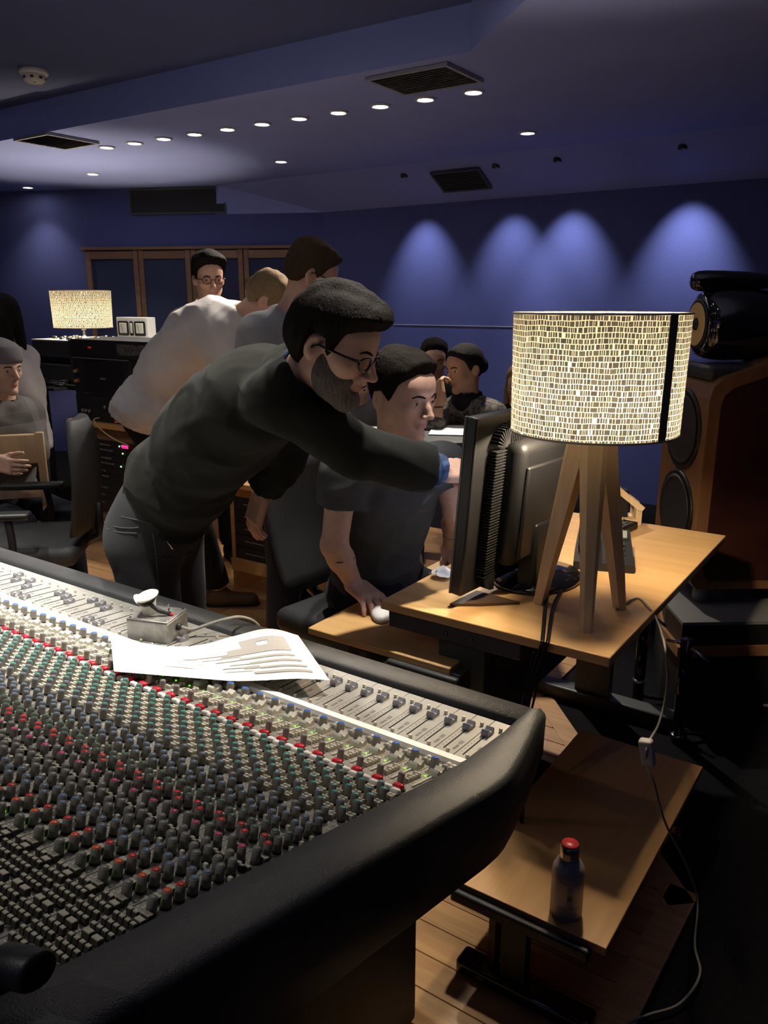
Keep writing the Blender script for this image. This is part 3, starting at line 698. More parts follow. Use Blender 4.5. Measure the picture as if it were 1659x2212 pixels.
b.lathe([(.0, .001), (.9, .001), (1.0, .008), (1.0, .014)] + [(math.cos(a), .014 + .018 * math.sin(a)) for a in [R(15) * k for k in range(1, 6)]] + [(0, .032)], 28, M=Matrix.Diagonal((.031, .058, 1, 1))); b.build('shell', mat('mouse_white', (.82, .80, .76), .25), ms)
MB().lathe([(.006, .0), (.006, .006), (0, .008)], 12, M=Matrix.Translation((0, .035, .0245))).build('scroll_ball', mat('ball_grey', (.5, .5, .5), .4), ms)
m0 = ms.location; cpts = [at_z(x, y, TZ + .004) for x, y in ((843, 1339), (862, 1346), (888, 1350), (915, 1353), (960, 1352))]
tag(MB().tube(bez(cpts), .0024, 7).build('mouse_cord', mat('cord_white', (.72, .69, .62), .5)), 'white cord running from the mouse under the desk', 'cord')
def crumple(name, loc, sx, sy, sz, seed, label, cat, m):
    r = random.Random(seed); b = MB(); n = 9; vs = []
    for i in range(n):
        for j in range(n):
            u, v = i / (n - 1) - .5, j / (n - 1) - .5; w = .5 + .5 * math.cos(u * 5 + 1.2) * math.cos(v * 3)
            vs.append((sx * u + .006 * r.uniform(-1, 1), sy * v + .006 * r.uniform(-1, 1), .002 + sz * w * (.8 + .4 * r.random())))
    fs = [(i * n + j, i * n + j + 1, (i + 1) * n + j + 1, (i + 1) * n + j) for i in range(n - 1) for j in range(n - 1)]
    for f in b._add(vs, fs): f.smooth = True
    bmesh.ops.solidify(b.bm, geom=b.bm.faces[:], thickness=.0008)
    o = b.build(name, m); o.location = loc; return tag(o, label, cat)
paper_w = mat('white_paper', (.80, .79, .76), .7)
crumple('paper_scrap', at_z(958, 1246, DZ), .055, .075, .026, 3, 'crumpled white paper scrap on the desk by the monitor', 'paper', paper_w)

# ---- cables
cab = mat('black_cable', (.008, .008, .009), .35); cord = mat('clear_cord', (.30, .28, .25), .35)
def cable(name, pts, r, m, label, cat='cable', g=None): return tag(MB().tube(bez(pts), r, 7).build(name, m), label, cat, g)
for k, (dx, lb) in enumerate(((0, 'thick black monitor cable hanging over the desk edge, on the left'), (.030, 'thick black monitor cable hanging over the desk edge, on the right'))):
    p = [at_z(1186 + 34 * k, 1262, DZ + .006), at_z(1178 + 18 * k, 1310, DZ + .006), at_z(1172 + 12 * k, 1383, DZ + .007)]
    p += [Vector((p[2].x - .002, DY0 - .012, DZ - .01)), Vector((p[2].x - .03, DY0 - .03, .60)), Vector((p[2].x - .055 + dx, DY0 - .045, .42)), Vector((p[2].x - .05 + dx, DY0 - .03, .14)), Vector((p[2].x + .03 + dx, DY0 + .02, .012))]
    cable('monitor_cable', p, .0052, cab, lb, g='cables hanging from the desk')
for k in range(2):
    x = -.735 + .028 * k
    cable('thin_cable', [(x + .02, DY0 - .006, DZ - .03), (x, DY0 - .03, .55), (x - .02, DY0 - .04, .36), (x + .01 * k, DY0 - .02, .15), (x + .05, DY0 + .03, .012)], .003, cab, 'thin black cable dangling below the desk edge, %s one' % ('left', 'right')[k], g='cables hanging from the desk')
e0 = at_z(1376, 1292, DZ + .004); e1 = at_z(1415, 1318, DZ + .004)
P = [Vector((-.615, 1.99, DZ + .004)), e0, Vector((DX1 - .012, e1.y, DZ + .0045)), Vector((DX1 + .010, e1.y - .005, DZ - .02))]
for x, y in ((1437, 1400), (1441, 1480), (1424, 1560)): d, fw = _ray(x, y); t = -.445 / d.x; P.append(d * t + Vector((0, 0, EYE)))
d, fw = _ray(1398, 1625); sw = d * (-.405 / d.x) + Vector((0, 0, EYE))
P.append(sw + Vector((0, 0, .02))); P.append(sw - Vector((0, 0, .03)))
for x, y, X in ((1412, 1690, -.383), (1436, 1775, -.378), (1482, 1868, -.350)): d, fw = _ray(x, y); P.append(d * (X / d.x) + Vector((0, 0, EYE)))
for x, y in ((1506, 1945), (1501, 2040), (1512, 2105), (1468, 2168), (1400, 2192), (1352, 2214), (1300, 2290)): P.append(at_z(x, y, .016))
cable('lamp_cord', P, .0030, cord, 'pale lamp cord hanging from the desk and curling across the floor', 'cord')
sm = MB(); sm.box((0, 0, 0), (.030, .022, .064), bev=.006, seg=3); so = sm.build('cord_switch', mat('switch_grey', (.42, .40, .39), .4)); so.location = sw; so.rotation_euler = (R(6), R(-10), 0); tag(so, 'grey inline switch hanging on the lamp cord', 'switch')

# ---- low shelf unit with bottle
SZ = .26
su = empty('low_shelf', (-.572, 1.78, 0), label='low beech shelf on a black frame in front of the desk', cat='shelf')
def spart(b, name, m): o = b.build(name, m, su); o.matrix_parent_inverse = Matrix.Translation((.572, -1.78, 0)); return o
spart(MB().box((-.572, 1.778, SZ - .010), (.364, .806, .020), bev=.002), 'shelf_board', wood('beech_shelf', (.40, .215, .075), (.50, .285, .115), .42, (14, 1.2, 14)))
spart(MB().box((-.585, 1.368, SZ - .030), (.33, .022, .030), bev=.006), 'front_rail', black_pl)
spart(MB().box((-.572, 2.17, SZ - .035), (.33, .022, .030), bev=.006), 'back_rail', black_pl)
for y in (1.40, 2.15):
    spart(MB().box((-.60, y, .13), (.06, .03, .20)), 'post', black_pl); spart(MB().box((-.575, y, .028), (.33, .06, .042), bev=.012, seg=3), 'foot_bar', black_gloss)
spart(MB().box((-.66, 1.46, .125), (.016, .12, .16)), 'side_panel', mat('maroon_panel', (.07, .022, .018), .35))
c = at_z(1222, 1968, SZ)
bo = empty('metal_bottle', (c.x, c.y, SZ), label='brushed metal bottle with a red cap on the low shelf', cat='bottle')
MB().lathe([(.031, .0), (.0345, .004), (.0345, .105), (.033, .116), (.026, .130), (.0195, .137), (.0195, .142)], 32).build('body', mat('brushed_metal', (.40, .39, .38), .36, .25, noise=(60, .18)), bo)
MB().lathe([(.0205, .140), (.0215, .143), (.0205, .147), (.0215, .150), (.0205, .154), (.0215, .157), (.0205, .160), (.0205, .168), (.018, .171)], 28).build('neck_ring', mat('bright_metal', (.6, .58, .55), .25, .95), bo)
MB().lathe([(.0185, .1708), (.0175, .1735), (0, .174)], 28).build('cap', mat('red_cap', (.40, .025, .03), .35), bo)
lb = MB()
for k in range(9):
    a0 = R(-96 + 9 * k)
    for z in (.035, .095): lb.box((0, 0, 0), (.0004, .004, .0012), M=Matrix.Rotation(a0, 4, 'Z') @ Matrix.Translation((.0348, 0, z)))
lb.box((0, 0, 0), (.0004, .010, .012), M=Matrix.Rotation(R(-60), 4, 'Z') @ Matrix.Translation((.0348, 0, .06))); lb.build('printed_label', mat('print_grey', (.18, .15, .14), .6), bo, kind='stuff')
# ------------------------------------------------------------------ big loudspeaker on its plinth
spk_wood = wood('cherry_veneer', (.155, .072, .028), (.23, .110, .044), .35, (14, 14, 1.5)); spk_cloth = mat('dark_red_veneer', (.050, .014, .010), .4, noise=(8, .3))
C0 = at_f(1519, 1000, 2.90); nf = Vector((-.8, -.6, 0)); tf = Vector((-.6, .8, 0)); PZ = .40
so_ = Vector((C0.x, C0.y, 0)) + tf * .20 - nf * .275
spk = empty('loudspeaker', label='tall wooden loudspeaker with black domed head and pale yellow driver', cat='loudspeaker'); spk.matrix_world = basis(so_, nf, nf.cross(UP) * -1, UP)
# local: x to the front, y sideways, z up
Z0, Z1 = PZ + .07, 1.275
side = [(.275, Z0 + .03), (.275, Z1 - .07), (.262, Z1 - .025), (.225, Z1 + .004), (-.10, Z1 + .115), (-.24, Z1 + .10), (-.275, Z1 + .02), (-.275, Z0 + .03), (-.25, Z0), (.25, Z0)]
Mxz = Matrix(((1, 0, 0, 0), (0, 0, 1, 0), (0, 1, 0, 0), (0, 0, 0, 1)))
MB().prism(side, -.20, .20, M=Mxz).build('cabinet', spk_wood, spk)
ins = [(x * .87 - .008, Z0 + .42 + (z - Z0 - .42) * .91) for x, z in side]
for s in (-1, 1): MB().prism(ins, s * .1995, s * .2035, M=Mxz).build('side_panel', spk_cloth, spk)
cone = mat('black_cone', (.014, .014, .015), .55); rubber = mat('rubber_surround', (.008, .008, .008), .4)
Mf = lambda z, y=0, x=.276: basis((x, y, z), (0, 1, 0), (0, 0, 1), (1, 0, 0))
for z in (1.065, .745):
    w = MB().lathe([(.158, -.002), (.158, .004), (.150, .008), (.140, .006)], 40, M=Mf(z)).build('woofer', rubber, spk)
    MB().lathe([(.140, .005), (.128, .009), (.116, .004), (.050, -.030), (.045, -.018), (0, -.004)], 40, M=Mf(z, x=.280)).build('cone', cone, w)
    for k in range(8): a = k * math.pi / 4; MB().lathe([(.005, 0), (.005, .002), (0, .003)], 8, M=Mf(z) @ Matrix.Translation((.154 * math.cos(a), .154 * math.sin(a), .004))).build('bolt', black_pl, w)
MB().box((.17, 0, 1.295), (.19, .30, .06), bev=.02, seg=3).build('neck', mat('grey_neck', (.035, .036, .040), .35), spk)
# head: rounded pod, blunt at the front and tapering backwards
prof = [(.0, .150), (.095, .150), (.116, .140), (.128, .115), (.136, .06), (.134, -.02), (.120, -.12), (.094, -.22), (.055, -.31), (.015, -.36), (0, -.362)]
MB().lathe([(r, -x) for r, x in prof], 40, M=basis((.11, 0, 1.465), (0, 1, 0), (0, 0, 1), (-1, 0, 0))).build('head_pod', black_gloss, spk)
Mh = Mf(1.465, x=.261)
MB().lathe([(.092, -.001), (.092, .004), (.085, .006), (.080, .003)], 40, M=Mh).build('driver_ring', rubber, spk)
MB().lathe([(.080, .004), (.050, -.006), (.030, -.010)], 40, M=Mf(1.465, x=.264)).build('midrange_cone', mat('kevlar_yellow', (.62, .42, .14), .5, bump=(300, .4)), spk)
MB().lathe([(.028, -.012), (.024, .004), (.012, .022), (0, .026)], 24, M=Mf(1.465, x=.264)).build('phase_plug', black_pl, spk)
tw = [(.0, .10), (.018, .10), (.027, .095), (.034, .08), (.037, .05), (.036, -.02), (.032, -.12), (.022, -.24), (.008, -.33), (0, -.34)]
MB().lathe([(r * 1.05, -x) for r, x in tw], 28, M=basis((.20, 0, 1.622), (0, 1, 0), (0, 0, 1), (-1, 0, 0))).build('tweeter_pod', black_gloss, spk)
MB().box((.13, 0, 1.592), (.10, .03, .03), bev=.008).build('tweeter_mount', black_gloss, spk)
for x, y in ((.20, .13), (.20, -.13), (-.20, .13), (-.20, -.13)): MB().lathe([(.030, PZ), (.030, Z0 + .004)], 20, M=Matrix.Translation((x, y, 0))).build('foot', mat('pale_foot', (.36, .34, .35), .5), spk)
pl = empty('speaker_plinth', (so_.x, so_.y, 0), label='low octagonal black and wood plinth carrying the loudspeaker', cat='plinth')
A, B, Cc = Vector((-.744, 3.04, 0)), Vector((-.642, 2.885, 0)), Vector((-.642, 2.885, 0)) + Vector((.8, .6, 0)) * .85
D = Cc + Vector((-.6, .8, 0)) * .62; E_ = A + (Cc - B) * .0 + Vector((-.6, .8, 0)) * .42 + Vector((.1, .1, 0)); oc = [A, B, Cc, D, E_]
def grow(k): c = sum(oc, Vector()) / 5; return [((p - c) * (1 + k) + c - Vector((so_.x, so_.y, 0))).to_2d()[:] for p in oc]
MB().prism(grow(0), PZ - .012, PZ).build('top_slab', mat('pale_slab', (.20, .195, .19), .5), pl)
MB().prism(grow(-.004), PZ - .095, PZ - .012).build('black_tier', black_pl, pl)
MB().prism(grow(.035), PZ - .135, PZ - .095).build('wood_tier', wood('plinth_wood', (.26, .12, .045), (.34, .17, .07), .4, (2, 14, 14)), pl)
MB().prism(grow(-.02), 0, PZ - .135).build('core', black_body, pl)
# hardware and leads lying under the speaker
chrome = mat('chrome', (.75, .75, .76), .12, 1)
for k, (x, y, zt, lb) in enumerate(((1381, 1472, .42, 'black tube stand with a chrome ring in the dark beside the desk, shorter one'), (1463, 1590, .40, 'black tube stand with a chrome ring in the dark beside the plinth, taller one'))):
    p_ = at_z(x, y, .02 if k else .10); o = empty('tube_stand', (p_.x, p_.y, 0), label=lb, cat='stand', group='tube stands in the dark')
    MB().tube([(0, 0, .0), (0, 0, zt)], .022, 16).build('tube', black_gloss, o)
    MB().lathe([(.0225, .0), (.026, .002), (.026, .010), (.0225, .012)], 20, M=Matrix.Translation((0, 0, .10 if k == 0 else .02))).build('ring', chrome, o)
    MB().tube([(-.08, .05, zt - .04), (.0, 0, zt - .02), (.09, -.04, zt - .05)], .006, 8).build('cross_rod', chrome, o)
    MB().tube([(0, 0, .04), (.12, .10, .006)], .008, 8).build('stay', black_gloss, o)
for k, pts in enumerate((((1484, 1473), (1540, 1465), (1600, 1462), (1690, 1478)), ((1484, 1484), (1540, 1497), (1600, 1512), (1690, 1532)))):
    cable('stage_lead', [at_z(x, y, .05) for x, y in pts], .007, mat('grey_lead', (.20, .20, .20), .3), 'thick grey lead on the dark floor right of the desk, %s' % ('upper one', 'lower one')[k], g='leads on the dark floor')

# ------------------------------------------------------------------ effects rack at the far left
YR = 3.36
def rx(px, py): return at_y(px, py, YR)
xa, xb = rx(196, 1000).x, rx(400, 1000).x
rk = empty('rack_desk', (xa, YR, 0), label='wooden rack desk full of black studio units at the far left', cat='rack')
def rpart(b, name, m, par=None):
    o = b.build(name, m, par or rk)
    if par is None: o.matrix_parent_inverse = Matrix.Translation((-xa, -YR, 0))
    return o
rpart(MB().box(((xa + xb) / 2 - .05, YR + .16, .735), (xb - xa + .25, .40, .035), bev=.003), 'top_board', beech)
rpart(MB().box(((xa + xb) / 2, YR + .03, .670), (xb - xa, .02, .09)), 'apron', frame_wood)
for x in (xa - .012, xb + .012): rpart(MB().box((x, YR + .17, .36), (.022, .34, .715)), 'side_panel', frame_wood)
rpart(MB().box(((xa + xb) / 2, YR + .18, .05), (xb - xa, .32, .06)), 'bottom_board', frame_wood)
unit_m = mat('rack_unit_black', (.022, .022, .023), .45); knob_dark = mat('unit_knob', (.32, .32, .32), .4, .2)
red_led = mat('led_red', (.4, .01, .05), .3, emit=(1, .02, .16), estr=5); grn_led = mat('led_green2', (.05, .3, .05), .3, emit=(.25, 1, .3), estr=6); red_dim = mat('red_badge', (.45, .04, .02), .4, emit=(.6, .05, .02), estr=.25)
z = .625; ku = .0445; uw = xb - xa - .03
kn_me = MB().lathe([(.0062, 0), (.0055, .008), (0, .009)], 12, M=basis((0, 0, 0), (1, 0, 0), (0, 0, 1), (0, -1, 0))).mesh('unit_knob'); kn_me.materials.append(knob_dark)
cxu = (xa + xb) / 2; rr = random.Random(11)
for k in range(11):
    h = ku * (1 if k not in (6, 9) else 2); z -= h + .002
    if z < .1: break
    u = rpart(MB().box((0, 0, 0), (uw, .02, h), M=Matrix.Translation((cxu, YR + .02, z + h / 2)), bev=.002, seg=1), 'rack_unit', unit_m); u.matrix_parent_inverse = Matrix.Translation((-xa, -YR, 0))
    for j in range(8 if k < 4 else rr.randrange(2, 6)):
        q = link('control_knob', kn_me, u, (cxu - uw / 2 + .035 + .024 * j + (.024 if k % 2 else 0), YR + .009, z + h * (.62 if k % 2 else .4)))
    if k == 0:
        for j in range(4):
            xx = cxu - uw / 2 + .335 + .018 * j
            for (dx, dz, w_, h_) in ((0, .009, .010, .002), (0, -.009, .010, .002), (0, 0, .010, .002), (-.005, .0045, .002, .009), (.005, .0045, .002, .009), (.005, -.0045, .002, .009)):
                if j == 1 and dz == 0 and dx == 0: continue
                MB().box((xx + dx, YR + .0085, z + h * .5 + dz), (w_, .002, h_)).build('digit_segment', red_led, u)
    if k in (0, 1, 3): MB().box((cxu - uw / 2 + .305 + .03 * (k == 1), YR + .0085, z + h * .45), (.008, .003, .008)).build('status_light', grn_led, u)
# units stacked on the desk
def gear(name, x0, x1, y0, y1, depth, label, cat, m=unit_m, dy=0, bev=.004):
    a, b_ = at_y(x0, (y0 + y1) / 2, YR + dy), at_y(x1, (y0 + y1) / 2, YR + dy); zt, zb = at_y((x0 + x1) / 2, y0, YR + dy).z, at_y((x0 + x1) / 2, y1, YR + dy).z
    o = empty(name, ((a.x + b_.x) / 2, YR + dy, zb), label=label, cat=cat); w, h = b_.x - a.x, zt - zb
    MB().box((0, depth / 2, h / 2), (w, depth, h), bev=bev).build('case', m, o); return o, w, h
zt_desk = .753
def face_knobs(o, pts, r=.012, m=knob_dark):
    for x, z_ in pts: MB().lathe([(r, 0), (r * .9, .014), (r * .3, .016), (0, .016)], 14, M=basis((x, 0, z_), (1, 0, 0), (0, 0, 1), (0, -1, 0))).build('knob', m, o)
o, w, h = gear('preamp_unit', 166, 290, 852, 908, .36, 'black preamp with two rows of silver knobs on the rack desk', 'amplifier'); o.location.z = zt_desk
face_knobs(o, [(-w * .38 + .038 * k, h * .38) for k in range(3)] + [(w * .02, h * .60)] + [(w * .14 + .038 * k, h * .68) for k in range(3)] + [(w * .14 + .038 * k, h * .30) for k in range(3)], .013, mat('silver_knob', (.35, .35, .36), .3, .8))
MB().box((w * .18, -.002, h * .08), (.025, .006, .012)).build('badge', red_dim, o); MB().box((w * .43, -.002, h * .3), (.008, .004, .008)).build('lamp', mat('white_lamp', (1, 1, 1), .3, emit=(1, .95, .8), estr=4), o)
zn = zt_desk + h + .002
o, w, h = gear('processor_unit', 160, 282, 768, 850, .38, 'tall black processor unit with brass jacks in the middle of the rack stack', 'processor'); o.location.z = zn; zn += h + .002
MB().box((.03, -.001, h / 2), (w * .72, .006, h * .86), bev=.004).build('front_plate', mat('plate_black', (.018, .018, .019), .35), o); MB().box((.02, -.006, h * .46), (.05, .004, .012)).build('name_plate', mat('plate_grey', (.35, .35, .36), .4, .5), o)
MB().box((0, -.003, h - .006), (w * .98, .008, .006)).build('edge_strip', mat('edge_grey', (.20, .20, .20), .4), o)
for k, c_ in enumerate(((.55, .40, .24), (.65, .28, .14))): MB().lathe([(.016, 0), (.013, .02), (.008, .035), (0, .036)], 14, M=basis((-w * .42, 0, h * (.62 - .26 * k)), (1, 0, 0), (0, 0, 1), (0, -1, 0))).build('jack', mat('jack%d' % k, c_, .35, .6), o)
for s in (-1, 1): MB().box((s * w * .3, -.004, .008), (.05, .006, .003)).build('foot_strip', mat('edge_grey', (.20, .20, .20), .4), o)
o, w, h = gear('power_amplifier', 150, 345, 727, 766, .42, 'wide black unit with red badge on top of the rack stack', 'amplifier'); o.location.z = zn; zn += h
MB().box((-w * .26, -.002, h * .55), (.03, .005, .012)).build('badge', red_dim, o)
for s in (-1, 1): MB().box((s * (w / 2 - .012), -.006, h * .5), (.018, .012, h * .9), bev=.003).build('rack_ear', unit_m, o)
MB().box((w * .2, -.002, h * .5), (w * .3, .004, h * .6)).build('scuffed_plate', mat('scuffed', (.05, .05, .05), .6, noise=(40, .6, (.16, .15, .14))), o)
sx_, amp_top = o.location, zn
# tape console behind: pale sloping top with knobs, green-grey body on a black table
o, w, h = gear('tape_console', 74, 345, 742, 834, .55, 'grey-green tape console with pale knobbed top behind the rack stack', 'tape machine', mat('hammer_grey', (.10, .105, .085), .5, bump=(150, .3)), dy=.46)
tape_z, tape_h, tape_w, tape_o = o.location.z, h, w, o
MB().box((0, 0, 0), (w * .995, .56, .012), M=Matrix.Translation((0, .275, h + .006))).build('top_panel', mat('pale_panel', (.52, .52, .47), .45), o)
r2 = random.Random(4)
for k in range(46):
    x, y = r2.uniform(-w * .48, w * .48), r2.uniform(.03, .50)
    MB().lathe([(.017, 0), (.014, .02), (.006, .022), (0, .022)], 12, M=Matrix.Translation((x, y, h + .012))).build('top_knob', black_pl, o)
MB().box((-w * .32, -.002, h * .45), (w * .28, .01, .02)).build('front_lip', mat('pale_edge', (.25, .25, .21), .5), o); MB().box((-w * .32, -.003, h * .54), (w * .28, .008, .05)).build('recess', black_pl, o)
a, b_ = rx(255, 690), rx(318, 690)
q0, q1 = at_y(253, 712, YR + .75), at_y(317, 686, YR + .75)
mo = empty('meter_panel', ((q0.x + q1.x) / 2, YR + .75, tape_z + tape_h + .012), label='white panel with two round-cornered needle meters beside the far lamp', cat='meter'); w, h = q1.x - q0.x, q1.z - mo.location.z
MB().box((0, .04, h / 2), (w, .08, h), bev=.003).build('panel', mat('meter_white', (.62, .61, .57), .5), mo)
for x, ww in ((-w * .27, w * .33), (0, w * .10), (w * .27, w * .33)):
    f_ = MB().box((x, -.002, h * .52), (ww, .010, h * .62), bev=.012, seg=3).build('bezel', black_pl, mo)
    MB().box((x, -.007, h * .54), (ww * .72, .006, h * .44), bev=.004).build('dial', mat('dial_cream', (.55, .53, .46), .4), mo)
    if ww > .05: MB().tube([(x, -.011, h * .36), (x - .02, -.011, h * .70)], .0012, 5).build('needle', black_pl, mo)
# black table that carries the tape console, cable coil on its shelf
tb = empty('black_table', (tape_o.location.x, YR + .7, 0), label='black metal table under the tape console', cat='table'); tz0 = tape_z
MB().box((0, 0, tz0 - .02), (tape_w * 1.0, .62, .038), bev=.004).build('table_top', unit_m, tb)
for sx2 in (-1, 1):
    for sy2 in (-1, 1): MB().box((sx2 * (tape_w / 2 - .16), sy2 * .27, (tz0 - .04) / 2), (.035, .035, tz0 - .04)).build('leg', unit_m, tb)
q = at_y(118, 832, YR + .42)
co = MB(); pts = []
for k in range(160): a = k * .55; rr_ = .15 + .035 * math.sin(k * .37); pts.append((rr_ * math.cos(a), rr_ * .7 * math.sin(a), .012 + .03 * (k / 160) + .010 * math.sin(k * 1.3)))
o = co.tube(pts, .006, 6).build('cable_coil', cab); 
gb = MB().box((0, 0, 0), (.42, .30, .02)).build('side_shelf', unit_m); gb.location = (q.x, q.y, q.z - .012); gb.parent = tb; gb.matrix_parent_inverse = Matrix.Translation((-tape_o.location.x, -(YR + .7), 0))
o.location = (q.x, q.y, q.z); tag(o, 'coil of black cable on the table beside the tape console', 'cable')
lamp2.location.z = tape_z + tape_h + .012; lamp2.location.y = YR + .75; 
pL = at_y(181, 712, YR + .75); lamp2.location.x = pL.x
cable('yellow_lead', [rx(218, 902) + Vector((0, -.012, .0)), rx(217, 912) + Vector((0, -.05, .02)), rx(232, 926) + Vector((0, -.05, 0)), rx(258, 945) + Vector((0, -.05, 0)), rx(284, 962) + Vector((0, -.02, 0))], .0045, mat('cream_lead', (.75, .55, .30), .5), 'cream coloured lead drooping over the rack desk edge')
# second rack behind the standing men
o = empty('low_rack', (-2.66, 2.93, 0), label='low wooden rack with dark units behind the standing men', cat='rack')
MB().box((0, .25, .60), (.74, .46, .028), bev=.003).build('top_board', beech, o); MB().box((0, .02, .165), (.74, .03, .07), bev=.003).build('bottom_rail', beech, o)
for x in (-.36, .36): MB().box((x, .24, .30), (.026, .44, .59)).build('side_panel', beech, o)
for k in range(5):
    u = MB().box((0, .03, .235 + .068 * k), (.69, .02, .064), bev=.002, seg=1).build('rack_unit', unit_m, o)
    MB().box((-.20, .018, .235 + .068 * k), (.14, .004, .004)).build('trim_line', knob_dark, u)
    for j in range(3): MB().lathe([(.008, 0), (.007, .01), (0, .011)], 10, M=basis((-.05 + .12 * j, .02, .235 + .068 * k), (1, 0, 0), (0, 0, 1), (0, -1, 0))).build('control_knob', knob_dark, u)
# high table with papers behind
HT = .945
c = at_f(935, 960, 3.74); th = empty('high_table', (c.x, c.y, 0), rz=YAW, label='high dark table with white papers behind the seated man', cat='table')
MB().box((0, 0, HT - .02), (.86, .50, .036), bev=.004).build('table_top', mat('dark_laminate', (.05, .05, .052), .5), th)
for sx2 in (-1, 1):
    for sy2 in (-1, 1): MB().box((sx2 * .38, sy2 * .20, (HT - .04) / 2), (.05, .05, HT - .04)).build('leg', steel, th)
for k, (px, py, rz, lb) in enumerate(((795, 934, 12, 'white sheet of paper on the high table left of the seated man'), (978, 930, -8, 'white sheet of paper on the high table beside the woman'))):
    q = at_z(px, py, HT); b = MB().box((0, 0, .002), (.21, .297, .003)); s = b.build('paper_sheet', paper_w); s.location = (q.x, q.y, HT); s.rotation_euler = (0, 0, YAW + R(rz)); tag(s, lb, 'paper', 'papers on the high table')
# ------------------------------------------------------------------ office chair and wooden chair at the left
leather = mat('black_seat_fabric', (.016, .016, .017), .7, bump=(300, .3))
c = at_f(70, 1160, 3.5)
oc_ = empty('office_chair', (c.x, c.y, 0), rz=math.atan2(-RGT.y, -RGT.x) + R(8), label='black office chair with armrests turned away at the left edge', cat='chair')
# local x = facing direction
MB().box((0, 0, .47), (.48, .50, .09), bev=.035, seg=4).build('seat', leather, oc_)
b = MB(); n = 9; vs = []
for k in range(n):
    t = k / (n - 1); z_ = .55 + .50 * t; x_ = -.25 - .05 * math.sin(t * 2.4) + .02 * t; w_ = .21 + .035 * math.sin(t * math.pi) - (.07 * max(0, t - .8) / .2)
    for q in range(12):
        a = q * 2 * math.pi / 12; ex = .034 * (1 if t < .9 else .75); vs.append((x_ + ex * math.cos(a) - .03 * math.sin(a) ** 2 * -1, w_ * math.sin(a), z_))
fs = [(i * 12 + q, i * 12 + (q + 1) % 12, (i + 1) * 12 + (q + 1) % 12, (i + 1) * 12 + q) for i in range(n - 1) for q in range(12)] + [tuple(range(11, -1, -1)), tuple(range((n - 1) * 12, n * 12))]
for f in b._add(vs, fs): f.smooth = len(f.verts) == 4
b.build('backrest', leather, oc_)
for s in (-1, 1):
    MB().box((.06, s * .29, .68), (.30, .07, .032), bev=.014, seg=4).build('armrest', black_gloss if False else black_pl, oc_)
    MB().tube(bez([(.0, s * .22, .45), (.0, s * .30, .47), (-.01, s * .31, .56), (.0, s * .30, .67)]), .016, 10).build('arm_post', black_pl, oc_)
MB().tube([(-.18, 0, .45), (-.30, 0, .50), (-.30, 0, .66)], .022, 10).build('back_bar', black_pl, oc_)
MB().tube([(0, 0, .43), (0, 0, .10)], .028, 14).build('gas_column', black_pl, oc_)
for k in range(5):
    a = k * 2 * math.pi / 5 + .3; d = Vector((math.cos(a), math.sin(a), 0))
    MB().tube([(0, 0, .12), d * .16 + Vector((0, 0, .10)), d * .30 + Vector((0, 0, .075))], [.028, .022, .016], 10).build('leg', black_pl, oc_)
    MB().lathe([(.0, -.012), (.027, -.012), (.027, .012), (0, .012)], 16, M=basis(d * .30 + Vector((0, 0, .028)), UP, d, d.cross(UP) * -1)).build('castor', black_pl, oc_)
c = at_f(22, 1060, 4.06)
wc = empty('wooden_chair', (c.x, c.y, 0), rz=math.atan2(-FWD.y, -FWD.x) + R(18), label='pale wooden chair whose backrest the beanie man leans on', cat='chair')
MB().box((0, 0, .45), (.42, .44, .03), bev=.01).build('seat', lamp_wood, wc)
for s in (-1, 1):
    MB().box((.20, s * .19, .46), (.035, .040, .92), bev=.006).build('back_leg', lamp_wood, wc); MB().box((-.18, s * .18, .22), (.035, .035, .44), bev=.006).build('front_leg', lamp_wood, wc)
MB().box((.205, 0, .84), (.024, .42, .15), bev=.01).build('top_rail', lamp_wood, wc); MB().box((.205, 0, .62), (.022, .40, .06), bev=.006).build('lower_rail', lamp_wood, wc)
# ------------------------------------------------------------------ people: bodies and clothes grown as smooth distance fields
f32 = np.float32
def V3(p): return np.array(p, f32)
def nrm(v): v = np.array(v, float); return v / (np.linalg.norm(v) + 1e-9)
def smin(a, b, k): h = np.clip(.5 + .5 * (b - a) / k, 0, 1); return b + (a - b) * h - k * h * (1 - h)
def d_cone(P, a, b, ra, rb):
    ba = b - a; L = float(ba @ ba) + 1e-9; pa = P - a; t = np.clip(pa @ (ba / f32(L)), 0, 1)
    q = pa - t[:, None] * ba; return np.sqrt((q * q).sum(1)) - (ra + (rb - ra) * t)
def d_ell(P, c, r, M):                  # M rows = axes
    q = (P - c) @ M.T; u = q / r; k0 = np.sqrt((u * u).sum(1)); w = q / (r * r); k1 = np.sqrt((w * w).sum(1)) + 1e-6
    return k0 * (k0 - 1) / k1
def d_box(P, c, h, M, r):
    q = np.abs((P - c) @ M.T) - (h - r); return np.sqrt((np.maximum(q, 0) ** 2).sum(1)) + np.minimum(q.max(1), 0) - r
